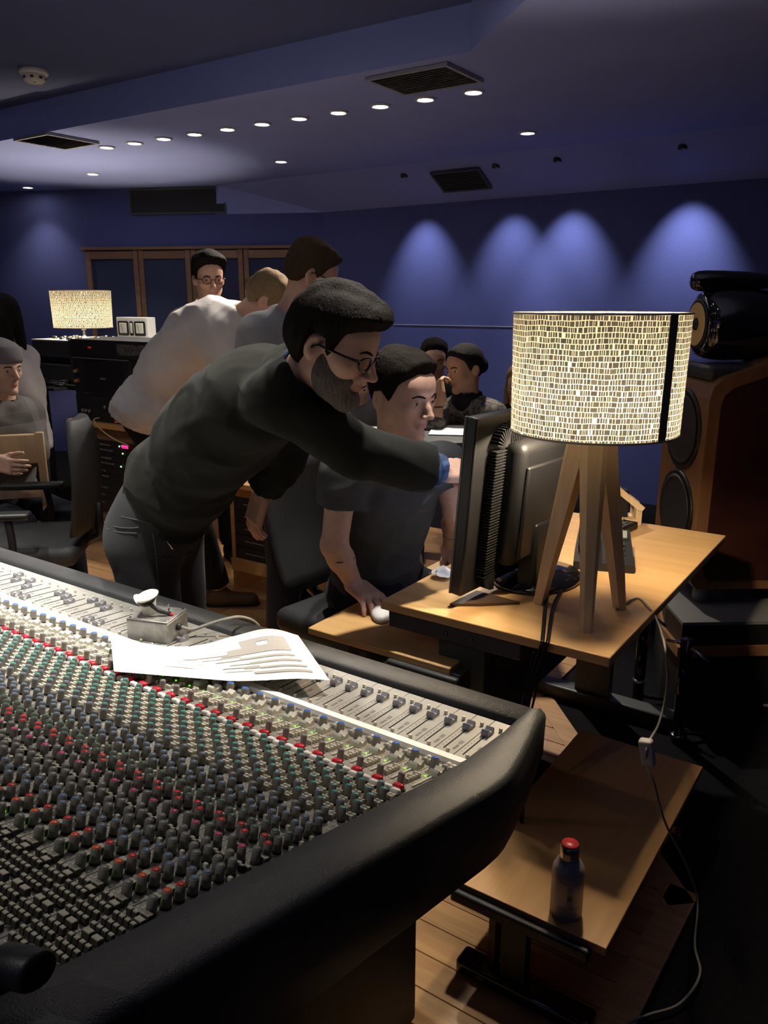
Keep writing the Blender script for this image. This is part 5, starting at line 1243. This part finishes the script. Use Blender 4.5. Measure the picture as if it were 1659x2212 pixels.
def seated_legs(J, face, seat_z=.50, reach=.44, spread=.12):
    face = nrm(face); side = np.cross(face, (0, 0, 1)); Pc = np.array(J['pelvis'], float)
    for q, sg in (('L', -1), ('R', 1)):
        J['H' + q] = Pc + side * sg * .095 - np.array((0, 0, .03)); K = Pc + side * sg * spread + face * reach; K[2] = J['H' + q][2] - .02; J['K' + q] = K; A = K + face * .04; A[2] = .085; J['A' + q] = A
    J['toe'] = face
# ------------------------------------------------------------------ the people
rg, fw_, up_ = A3(RGT), A3(FWD), np.array((0, 0, 1.0))
def facing(deg_toward_cam, pitch=0):     # 0 = to the right of the picture, 90 = at the camera
    a, p_ = R(deg_toward_cam), R(pitch); d = rg * math.cos(a) - fw_ * math.sin(a); return d * math.cos(p_) - up_ * math.sin(p_)
def cloth(name, col, rough=.85, weave=500, st=.25, nz=(6, .15)): return mat(name, col, rough, spec=.12, bump=(weave, st), noise=nz, sheen=.04)
def plaid(name, base, a, b, sc=40):
    m = mat(name, base, .85, spec=.2); nt = m.node_tree; bs = nt.nodes['Principled BSDF']; tc = nt.nodes.new('ShaderNodeTexCoord'); sx = nt.nodes.new('ShaderNodeSeparateXYZ'); nt.links.new(tc.outputs['Object'], sx.inputs[0])
    prev = None
    for i, (ax, fr, col, th) in enumerate(((2, sc, a, .15), (0, sc, a, .15), (2, sc * .5, b, .86), (1, sc * .5, b, .86))):
        ml = nt.nodes.new('ShaderNodeMath'); ml.operation = 'MULTIPLY'; ml.inputs[1].default_value = fr * 2; nt.links.new(sx.outputs[ax], ml.inputs[0])
        sn = nt.nodes.new('ShaderNodeMath'); sn.operation = 'SINE'; nt.links.new(ml.outputs[0], sn.inputs[0]); gt = nt.nodes.new('ShaderNodeMath'); gt.operation = 'GREATER_THAN'; gt.inputs[1].default_value = th; nt.links.new(sn.outputs[0], gt.inputs[0])
        hf = nt.nodes.new('ShaderNodeMath'); hf.operation = 'MULTIPLY'; hf.inputs[1].default_value = .55; nt.links.new(gt.outputs[0], hf.inputs[0])
        mx = nt.nodes.new('ShaderNodeMix'); mx.data_type = 'RGBA'; nt.links.new(hf.outputs[0], mx.inputs[0])
        if prev: nt.links.new(prev, mx.inputs[6])
        else: mx.inputs[6].default_value = (*base, 1)
        mx.inputs[7].default_value = (*col, 1); prev = mx.outputs[2]
    nt.links.new(prev, bs.inputs['Base Color']); return m
BLK_KNIT = cloth('black_knit', (.0115, .0120, .0095), .9, 700, .35); DENIM = cloth('dark_denim', (.034, .035, .038), .8, 600, .3); DENIM2 = cloth('navy_denim', (.014, .017, .028), .85, 600, .3)
GREY_T = cloth('grey_tshirt', (.060, .062, .064)); GREY_T2 = cloth('blue_grey_tshirt', (.29, .29, .31)); WHITE_S = cloth('white_shirt', (.66, .62, .61), .75, 500, .15); BLK = cloth('black_cloth', (.010, .010, .011)); BLUE_PL = plaid('blue_plaid', (.035, .06, .13), (.10, .17, .32), (.01, .012, .03), 90); GREY_PL = plaid('grey_plaid', (.085, .078, .075), (.13, .12, .12), (.19, .18, .175), 22)
BROWN_L = mat('brown_boot', (.13, .085, .05), .6, noise=(20, .3)); BLACK_FR = mat('black_frame', (.01, .01, .01), .2); RED_FR = mat('tortoise_frame', (.10, .025, .02), .25)

# ---- bearded man leaning over and pointing at the monitor
face = facing(10)
J = dict(head=dict(c=pf(722, 752, 1.98), f=facing(20, 21), u=up_ + rg * .05, s=1.06), neck=pf(652, 812, 2.10), pelvis=pf(338, 1130, 2.47), mid=pf(436, 900, 2.33),
         SR=pf(598, 862, 1.99), SL=pf(655, 858, 2.36), ER=pf(772, 976, 2.03), WR=pf(952, 1018, 2.17), EL=pf(614, 985, 2.44), WL=pf(566, 1066, 2.50), belly=.015)
standing_legs(J, facing(15), .10, (-.02, .04)); J_(J)
A = Person('bearded man with glasses in a black sweater, leaning over and pointing at the monitor', J, SK_FAIR, 1.0, 1.04)
A.body(hand_kw=dict(R=dict(d=rg * .85 + fw_ * .5 - up_ * .1, n=up_ * .8 - fw_ * .6, curl=(.05, 1.0, 1.1, 1.1), s=1.02), L=dict(d=pf(528, 1195, 2.52) - J['WL'], n=fw_ * -.55 - rg * .75, curl=(.28, .32, .34, .36), s=1.05)))
A.face(H_DARK, look=(.0, 1, -.35)).hair(H_DARK, T=.018, top=.014, front=.008, noise=.0066, seed=3, nape=-.088, fr=95, res=.0036, line=((-.13, -.088), (-.055, -.088), (-.042, -.040), (-.030, .028), (.006, .026), (.014, -.012), (.026, .006), (.042, .052), (.062, .064), (.075, .074), (.12, .075)))
A.beard(H_GREY, .0060).glasses(BLACK_FR, (.0245, .0150), .004, 1.6)
A.top(BLK_KNIT, 'sweater', t=.020, sleeve=1.84, fold=.0085, fr=24, cuff_r=.044, loose=1.10, res=.0075, hem=(J['pelvis'] + nrm(J['mid'] - J['pelvis']) * .085, -nrm(J['mid'] - J['pelvis']) - rg * .25), arm_t=1.02, seed=12)
A.trousers(DENIM, 'jeans', waist=.145, fold=.0035, res=.0085).shoes(BROWN_L)
# shirt collar and cuff showing at the sweater's ends
fd = Field(); W_, E_2 = J['WR'], J['ER']; fd.cone(lerp(E_2, W_, .72), lerp(E_2, W_, 1.05), .052, .046, .01, cut=[(lerp(E_2, W_, .985), nrm(W_ - E_2))]); V, Q = polygonize(lambda P: fd(P) - .0015 * waves(P, 60, 3), *fd.bounds(.02), .005); np_mesh('shirt_cuff', V, Q, BLUE_PL, A.root)
nb, Lh = J['neck'], A.L(0, -.022, -.045); fd2 = Field(); fd2.cone(lerp(nb, Lh, -.05), lerp(nb, Lh, .62), .079, .071, .01, cut=[(lerp(nb, Lh, .52), nrm(Lh - nb))]); nk = Field().cone(lerp(nb, Lh, .2), lerp(nb, Lh, 1.0), .066, .064, .01)
V, Q = polygonize(lambda P: np.maximum(fd2(P) - .002 * waves(P, 40, 5), -nk(P)), *fd2.bounds(.02), .005); np_mesh('shirt_collar', V, Q, BLUE_PL, A.root)
def on_cloth(fn, px, py, f0, f1, out=.001):          # first point of a garment along the sight line
    fs_ = np.linspace(f0, f1, 400); P = np.array([at_f(px, py, f)[:] for f in fs_], f32); d = fn(P); i = np.where(d < 0)[0]
    return Vector(P[max(0, i[0] - 1)]) if len(i) else None
def stitch(par, fn, pts, f0, f1, r, m, name):
    b = MB(); ps_ = [q for q in (on_cloth(fn, x, y, f0, f1) for x, y in pts) if q is not None]
    if len(ps_) < 2: return
    b.tube(bez(ps_, 5), r, 6); o = b.build(name, m, par); o.matrix_parent_inverse = Matrix.Translation(-par.location)
seam_d = cloth('denim_seam', (.070, .072, .078))
for pts, nm in ((((338, 1203), (372, 1208), (412, 1194), (440, 1168), (450, 1150)), 'pocket_edge'), (((226, 1128), (250, 1138), (280, 1141), (300, 1139)), 'pocket_edge'), (((228, 1108), (262, 1116), (300, 1124), (345, 1136)), 'waistband_seam'), (((230, 1142), (258, 1150), (296, 1152)), 'pocket_edge'), (((330, 1150), (336, 1190), (342, 1260), (346, 1320)), 'side_seam')):
    stitch(A.root, A.trfn, pts, 1.9, 2.75, .0022, seam_d, nm)
# belt-loop key ring, pocket edge
b = MB(); p0 = on_cloth(A.trfn, 352, 1158, 1.9, 2.75); p1 = on_cloth(A.trfn, 373, 1186, 1.9, 2.75); b.tube([p0, p1], .003, 6); b.build('key_chain', chrome, A.root).matrix_parent_inverse = Matrix.Translation(-A.root.location)

# ---- seated man with the mouse
fB = nrm(np.array((1.0, -.12, 0)))
Wm = A3(at_z(765, 1262, TZ + .060)); ms_ = np.array(ms.location)
J = dict(head=dict(c=pf(870, 858, 2.33), f=facing(45, 9), u=up_ - rg * .04, s=1.02), neck=pf(858, 990, 2.40), pelvis=pf(812, 1265, 2.62), mid=pf(812, 1135, 2.58),
         SR=pf(742, 1022, 2.30), SL=pf(958, 1000, 2.52), ER=pf(722, 1178, 2.30), WR=Wm, EL=pf(985, 1110, 2.50), WL=A3(at_z(972, 1178, TZ + .05)))
seated_legs(J, nrm(fB + np.array((0, .05, 0)))); J_(J)
Bm = Person('seated man in a dark grey t-shirt using the mouse at the computer desk', J, SK_FAIR, 1.0, .97)
hd_ = ms_ + np.array((0, 0, .02)) - Wm
Bm.body(hand_kw=dict(R=dict(d=nrm(hd_) * 1.0 + up_ * .10, n=up_ * 1.0 + rg * .05, curl=(.30, .36, .40, .42), thumb=(.75, .35), spread=.16, s=1.02), L=dict(d=-fw_ * .8 + rg * .3 - up_ * .35, n=up_, curl=(.3, .3, .35, .4))))
Bm.face(H_DARK, look=(-.15, 1, -.10)).hair(H_DARK, T=.011, top=.012, front=.002, noise=.0030, seed=8, nape=-.078, fr=150, res=.0036)
for k, tp in enumerate(Bm.tipsR): pass
Bm.top(GREY_T, 't_shirt', t=.014, sleeve=.46, fold=.0085, fr=22, seed=21, arm_t=1.18, res=.0075, neck_r=.070, loose=1.05, hem_drop=.06).trousers(DENIM2, 'jeans').shoes(BLK)

# ---- man in blue-grey t-shirt standing with his back half turned
J = dict(head=dict(c=pf(672, 598, 3.30), f=facing(-16, 24), u=up_, s=1.0), neck=pf(628, 690, 3.36), pelvis=pf(606, 955, 3.40), mid=pf(590, 815, 3.40),
         SR=pf(556, 722, 3.26), SL=pf(688, 712, 3.52), ER=pf(540, 850, 3.22), WR=pf(590, 948, 3.12), EL=pf(712, 850, 3.55), WL=pf(760, 935, 3.45))
standing_legs(J, facing(-5), .10, (.05, -.02)); J_(J)
Cm = Person('standing man in a blue-grey t-shirt looking down, behind the bearded man', J, SK_FAIR, 1.35, 1.03)
Cm.body().face(H_BROWN).hair(H_BROWN, T=.012, top=.012, front=.008, noise=.0042, seed=5, fr=130, nape=-.075).glasses(BLACK_FR)
Cm.top(GREY_T2, 't_shirt', t=.016, sleeve=.42, fold=.005, fr=22, seed=31, arm_t=1.2, hem_drop=.08, loose=1.08).trousers(DENIM2, 'jeans').shoes(BLK)

# ---- man in a white shirt bent over the table
J = dict(head=dict(c=pf(572, 655, 3.88), f=facing(-12, 48), u=up_, s=1.0), neck=pf(520, 688, 3.92), pelvis=pf(322, 885, 3.98), mid=pf(392, 712, 3.96),
         SR=pf(468, 738, 3.78), SL=pf(545, 700, 4.12), ER=pf(505, 850, 3.74), WR=pf(585, 900, 3.80), EL=pf(590, 830, 4.15), WL=pf(640, 900, 4.1))
standing_legs(J, facing(0), .10, (.0, -.05)); J['AR'] = np.array((-2.93, 2.74, .085)); J['KR'] = lerp(J['HR'], J['AR'], .5) + rg * .05; J_(J)
Dm = Person('man in an untucked white shirt bending forward over the table', J, SK_FAIR, 1.5, 1.05)
Dm.body().face(H_FAIR).hair(H_FAIR, T=.016, top=.016, front=.010, noise=.0045, seed=6, fr=110, nape=-.075)
Dm.top(WHITE_S, 'shirt', t=.020, sleeve=1.35, fold=.0125, fr=20, seed=41, cuff_r=.055, loose=1.10, hem_drop=.06, arm_t=1.2).trousers(BLK, 'trousers', waist=.02, t=.004).shoes(BROWN_L, 'boot')

# ---- young man with glasses at the back
J = dict(head=dict(c=pf(452, 604, 4.55), f=facing(66, 6), u=up_ - rg * .03, s=1.0), neck=pf(450, 668, 4.62), pelvis=pf(446, 905, 4.68), SR=pf(388, 702, 4.62), SL=pf(512, 702, 4.62), ER=pf(372, 800, 4.66), WR=pf(382, 900, 4.6), EL=pf(525, 800, 4.66), WL=pf(516, 900, 4.6))
standing_legs(J, facing(66)); J_(J)
Em = Person('young man with round glasses and a black top standing before the wood framed doors', J, SK_FAIR, 1.5)
Em.body().face(H_DARK).hair(H_DARK, T=.015, top=.022, front=.010, noise=.005, seed=9, fr=120).glasses(RED_FR, (.023, .018), .002)
Em.top(BLK, 'sweatshirt', t=.02, sleeve=1.9, fold=.005, loose=1.1, hem_drop=.05, neck_r=.07).trousers(DENIM2).shoes(BLK)
fdw = Field(); nb, Lh = J['neck'], Em.L(0, -.022, -.045); fdw.cone(lerp(nb, Lh, -.05), lerp(nb, Lh, .40), .080, .070, .01, cut=[(lerp(nb, Lh, .36), nrm(Lh - nb))]); nk2 = Field().cone(lerp(nb, Lh, .1), lerp(nb, Lh, 1.0), .063, .062, .01)
V, Q = polygonize(lambda P: np.maximum(fdw(P), -nk2(P)), *fdw.bounds(.02), .006); np_mesh('collar', V, Q, WHITE_S, Em.root)

# ---- woman resting her chin on her hand
PAIS = mat('paisley_knit', (.030, .026, .030), .85, noise=(55, 0, (.17, .15, .12)), bump=(500, .2))
J = dict(head=dict(c=pf(1003, 800, 4.08), f=facing(148, 6), u=up_ - rg * .18, s=.95), neck=pf(1008, 868, 4.10), pelvis=pf(1030, 1085, 4.55), mid=pf(1022, 970, 4.36), SR=pf(955, 900, 4.16), SL=pf(1066, 898, 4.02), ER=pf(932, 918, 3.90), WR=pf(954, 858, 3.90), EL=pf(1075, 985, 3.98), WL=pf(1010, 1000, 3.85))
seated_legs(J, -fw_); J_(J)
Fm = Person('smiling woman with dark hair tied back resting her chin on her hand', J, SK_TAN, 1.5, .86)
Fm.body(hand_kw=dict(R=dict(d=pf(948, 818, 3.95) - J['WR'], n=-rg * .9 - fw_ * .3, curl=(.75, .8, .85, .9), s=.9))).face(H_BLACK).hair(H_BLACK, T=.012, top=.006, noise=.002, seed=10, nape=-.082, extra=[('e', (0, -.115, .01), (.045, .040, .045))])
Fm.top(PAIS, 'cardigan', t=.018, sleeve=1.25, fold=.004, fr=26, seed=51, loose=1.1, neck_r=.085, arm_t=1.15)
fdt = Field(); nb = J['neck']; Lh = Fm.L(0, -.022, -.045); ch = lerp(J['neck'], J['mid'], .45) - fw_ * .085; fdt.ell(ch, (.085, .055, .15), np.stack([rg, fw_, up_]), .02); fdt.cone(lerp(nb, Lh, -.15), lerp(nb, Lh, .12), .082, .074, .03)
V, Q = polygonize(lambda P: fdt(P) - .002 * waves(P, 40, 2), *fdt.bounds(.02), .008); np_mesh('t_shirt', V, Q, cloth('grey_top', (.20, .195, .19)), Fm.root)
fdt = Field(); fdt.cone(lerp(nb, Lh, .02), lerp(nb, Lh, .20), .088, .080, .01); nk3 = Field().cone(lerp(nb, Lh, -.05), lerp(nb, Lh, 1.0), .070, .068, .01); V, Q = polygonize(lambda P: np.maximum(fdt(P), -nk3(P)), *fdt.bounds(.02), .007); np_mesh('neckband', V, Q, BLK, Fm.root)

# ---- listeners further back
def listener(label, hx, hy, f, face_deg, pitch, skin, hairm, shirt, long_hair=False, s=1.0, tilt=0.0, sh=62, hairkw=None, lean=0.0, seatz=.50, stand=False, bf=.95):
    k = f / 4.0; hc = pf(hx, hy, f); J = dict(head=dict(c=hc, f=facing(face_deg, pitch), u=up_ + rg * tilt, s=s)); bfw = facing(face_deg); side = np.cross(bfw, up_)
    J['neck'] = hc - up_ * .165 - bfw * .03; J['pelvis'] = hc - bfw * (.06 + lean) - up_ * (hc[2] - (seatz + .09) if not stand else .66); J['mid'] = lerp(J['pelvis'], J['neck'], .5) - bfw * .03
    for q, sg in (('L', -1), ('R', 1)): J['S' + q] = J['neck'] + side * sg * .175 - up_ * .045; J['E' + q] = J['S' + q] + side * sg * .05 - up_ * .24 + bfw * .10; J['W' + q] = J['E' + q] + bfw * .22 - side * sg * .06 + up_ * .02
    (standing_legs if stand else seated_legs)(J, bfw); J_(J)
    p_ = Person(label, J, skin, 1.7, bf); p_.body().face(hairm)
    kw = dict(T=.014, top=.012, noise=.003, seed=int(hx) % 50); kw.update(hairkw or {}); p_.hair(hairm, **kw); p_.top(shirt, 'shirt', t=.018, sleeve=1.9, fold=.005, loose=1.08, hem_drop=.05).trousers(DENIM2).shoes(BLK); return p_
listener('dark-haired listener half hidden behind the seated man and the woman', 938, 782, 5.2, 90, 4, SK_FAIR, H_BLACK, BLK, s=1.05)
listener('listener with long brown hair mostly hidden by the tripod lamp shade', 1122, 836, 5.15, 110, 5, SK_FAIR, H_FAIR, BLK, hairkw=dict(nape=-.14, extra=[('c', (-.075, -.01, .0), (-.085, .01, -.16), .022, .020), ('c', (.075, -.01, .0), (.085, .01, -.16), .022, .020), ('c', (0, -.09, 0), (0, -.09, -.16), .045, .04)]))
K_ = listener('listener with headphones wire leaning at the high table behind the beard', 765, 822, 4.12, 78, 32, SK_FAIR, H_BLACK, cloth('grey_wool', (.13, .13, .135)), tilt=-.12, seatz=.62, s=1.1)
b = MB(); b.tube(bez([Vector(pf(734, 888, 3.92)), Vector(pf(737, 905, 3.92)), Vector(pf(741, 930, 3.95))]), .0022, 6); b.build('earphone_wire', wp, K_.root).matrix_parent_inverse = Matrix.Translation(-K_.root.location)
b = MB(); b.tube([Vector(K_.L(.086, .0, -.005)), Vector(K_.L(.086, .005, -.045))], .004, 6); b.build('earphone', wp, K_.root).matrix_parent_inverse = Matrix.Translation(-K_.root.location)
listener('listener with long dark hair at the left edge behind the beanie man', -6, 694, 4.45, 188, 2, SK_TAN, H_BLACK, WHITE_S, stand=True, hairkw=dict(T=.020, nape=-.16, extra=[('c', (-.055, -.06, .0), (-.055, -.065, -.15), .05, .045), ('c', (.055, -.06, .0), (.055, -.065, -.15), .05, .045)]))
# ---- man in a beanie
J = dict(head=dict(c=pf(4, 800, 3.95), f=facing(28, 3), u=up_, s=1.0), neck=pf(5, 872, 4.02), pelvis=pf(0, 1075, 4.12), SR=pf(-42, 905, 3.88), SL=pf(58, 896, 4.18), EL=pf(72, 975, 4.05), WL=pf(5, 985, 3.92), ER=pf(-70, 985, 3.8), WR=pf(-10, 1000, 3.75))
seated_legs(J, facing(40)); J_(J)
Im = Person('man in a grey beanie and grey checked shirt leaning on a wooden chair back', J, SK_FAIR, 1.5)
Im.body().face(H_DARK).hair(H_DARK, T=.006, nape=-.07)
Im.hair(cloth('grey_beanie', (.17, .165, .17), .9, 400, .5), T=.012, top=.024, noise=.0012, seed=4, fr=60, taper=.010, name='beanie', line=((-.13, -.045), (-.04, -.03), (-.01, .020), (.03, .035), (.12, .045)))
Im.top(GREY_PL, 'shirt', t=.02, sleeve=1.92, fold=.007, fr=24, seed=61, loose=1.12, hem_drop=.06, arm_t=1.2).trousers(DENIM2).shoes(BLK)
# office chair under the seated man
c2 = copy_tree(oc_); Pp = Bm.J['pelvis']; c2.location = (Pp[0] - .02, Pp[1], 0); c2.rotation_euler = (0, 0, math.atan2(fB[1], fB[0])); [bpy.data.objects.remove(ch) for ch in list(c2.children) if ch.name.startswith('arm')]; c2['label'] = 'black office chair under the seated man at the computer desk'
# ------------------------------------------------------------------ things lying on the mixing console
bx, by_, bz = Vector((-1.518, 1.115, .758)), Vector((.106, .037, 0)), Vector((-.048, .084, 0))
x_, = (by_.normalized(),); y_ = UP.cross(x_)
o = empty('metal_box', label='bare metal switch box standing on the console faders', cat='box'); o.matrix_world = basis(bx, x_, y_, UP)
alu = mat('cast_aluminium', (.46, .45, .42), .42, .75, noise=(35, .35), bump=(90, .2))
MB().box((.056, .048, .027), (.112, .096, .054), bev=.004, seg=3).build('case', alu, o)
MB().box((.056, .048, .0555), (.110, .094, .003), bev=.001, seg=1).build('lid', alu, o)
for x, y in ((.008, .008), (.104, .008), (.008, .088), (.104, .088)): MB().lathe([(.0035, .057), (.003, .0585), (0, .0587)], 10, M=Matrix.Translation((x, y, 0))).build('screw', chrome, o)
MB().lathe([(.006, .057), (.006, .060), (.003, .061), (.0022, .078), (.0030, .080), (0, .081)], 12, M=Matrix.Translation((.085, .055, 0))).build('toggle', chrome, o)
MB().lathe([(.009, 0), (.009, .006), (.006, .010), (0, .010)], 14, M=basis((.112, .045, .030), (0, 1, 0), (0, 0, 1), (1, 0, 0))).build('grommet', black_pl, o)
Mb = o.matrix_world
cable('grey_box_lead', [Mb @ Vector((.120, .045, .030)), at_z(415, 1360, .775), at_z(450, 1349, .785), at_z(490, 1337, .795), at_z(520, 1333, .787), at_z(552, 1345, .755), at_z(566, 1375, .66), at_z(560, 1420, .50)], .0042, mat('grey_lead2', (.33, .32, .30), .5), 'grey lead from the metal box running over the padded armrest')
# white torn cup with a black clip on the box
cu = empty('white_cup', label='torn white plastic cup with a black clip on the metal box', cat='cup'); cu.matrix_world = Mb @ Matrix.Translation((.036, .050, .058)) @ Matrix.Rotation(R(14), 4, 'X')
b = MB(); n = 26; prof = [(.016, .0), (.0185, .004), (.0175, .016), (.0200, .030), (.0250, .040), (.0290, .043)]; vs = []
for i, (r, z_) in enumerate(prof):
    for k in range(n):
        a = 2 * math.pi * k / n; w = 1 + .05 * math.sin(3 * a + 1) * i / 5; vs.append((r * w * math.cos(a), r * w * math.sin(a), z_ + (.010 * math.sin(2 * a + .6) if i > 3 else 0)))
fs = [(i * n + k, i * n + (k + 1) % n, (i + 1) * n + (k + 1) % n, (i + 1) * n + k) for i in range(5) for k in range(n)] + [tuple(range(n))]
for f in b._add(vs, fs): f.smooth = len(f.verts) == 4
bmesh.ops.solidify(b.bm, geom=b.bm.faces[:], thickness=-.0012)
b.build('cup', mat('cup_white', (.84, .81, .72), .4), cu)
b = MB(); b.lathe([(.0285, .0), (.0295, .002), (.024, .006), (0, .007)], 26, M=Matrix.Translation((.002, 0, .045)) @ Matrix.Rotation(R(-12), 4, 'Y')); b.build('lid', mat('cup_white', (.84, .81, .72), .4), cu)
MB().tube([(.012, -.012, .034), (.034, -.012, .016), (.060, -.006, .004)], [.005, .0055, .004], 8).build('clip', black_pl, cu)
MB().tube([(.060, -.006, .004), (.066, -.004, .003)], .0042, 8).build('clip_tip', mat('red_tip', (.55, .03, .03), .4), cu)
# printed session sheet
TL, TR, BL, BR = Vector((-1.479, 1.042, .792)), Vector((-1.14, 1.305, .790)), Vector((-1.253, .883, .824)), Vector((-.945, 1.176, .788))
def sheet(u, v, e=0.0):
    p = TL.lerp(TR, u).lerp(BL.lerp(BR, u), v)
    z_ = -.012 * math.sin(math.pi * min(u / .62, 1)) * (1 - v) + .020 * math.exp(-((u - .86) / .16) ** 2) * (1 - v * .7) + .006 * math.sin(u * 9 + 1) * (1 - v)
    floor_z = max(tz(p.y) + .024 if p.y < 1.06 else 0, .786 if p.y > 1.28 else FZ(p.y) + .014)
    return Vector((p.x, p.y, max(p.z + z_, floor_z) + e))
b = MB(); n = 36; vs = [sheet(i / n, j / 20) for i in range(n + 1) for j in range(21)]
for f in b._add(vs, [(i * 21 + j, (i + 1) * 21 + j, (i + 1) * 21 + j + 1, i * 21 + j + 1) for i in range(n) for j in range(20)]): f.smooth = True
bmesh.ops.solidify(b.bm, geom=b.bm.faces[:], thickness=.0004)
ps = tag(b.build('session_sheet', paper_w), 'large white printed session sheet lying across the console', 'paper')
b = MB()
def bar(u0, u1, v0, v1):
    m = max(2, int((u1 - u0) * 36)); q = max(1, int((v1 - v0) * 20))
    vs = [sheet(u0 + (u1 - u0) * i / m, v0 + (v1 - v0) * j / q, .0011) for i in range(m + 1) for j in range(q + 1)]
    b._add(vs, [(i * (q + 1) + j, (i + 1) * (q + 1) + j, (i + 1) * (q + 1) + j + 1, i * (q + 1) + j + 1) for i in range(m) for j in range(q)])
for r_ in ((.66, .90, .16, .24), (.66, .74, .24, .32), (.80, .90, .24, .32), (.58, .90, .32, .42), (.42, .58, .40, .415), (.30, .42, .42, .435), (.54, .90, .42, .46), (.62, .90, .53, .57), (.50, .62, .56, .572),
           (.66, .92, .63, .67), (.56, .66, .655, .667), (.52, .64, .72, .735), (.62, .70, .71, .76), (.70, .93, .74, .775), (.66, .94, .83, .875), (.52, .66, .80, .81), (.10, .24, .30, .308), (.27, .46, .57, .578), (.24, .38, .74, .752), (.44, .64, .48, .492)): bar(*r_)
b.build('printed_bars', mat('print_warm_grey', (.36, .34, .31), .7), ps, kind='stuff')
# dark lamp arm at the near left corner of the console
o = empty('desk_lamp_arm', tuple(at_z(20, 2060, 1.03)), label='black lamp arm end at the bottom left corner of the console', cat='lamp arm')
q0 = o.location
MB().tube([Vector((-.30, -.14, .03)), Vector((-.05, -.055, .012)), Vector((.01, -.03, .0))], .020, 12).build('arm', black_body, o)
MB().lathe([(.016, -.02), (.0175, -.017), (.0175, .020), (.015, .024), (0, .025)], 20, M=basis((.018, -.004, .0), (0, 1, 0), (0, 0, 1), (1, .2, .2))).build('clamp_knob', black_pl, o)
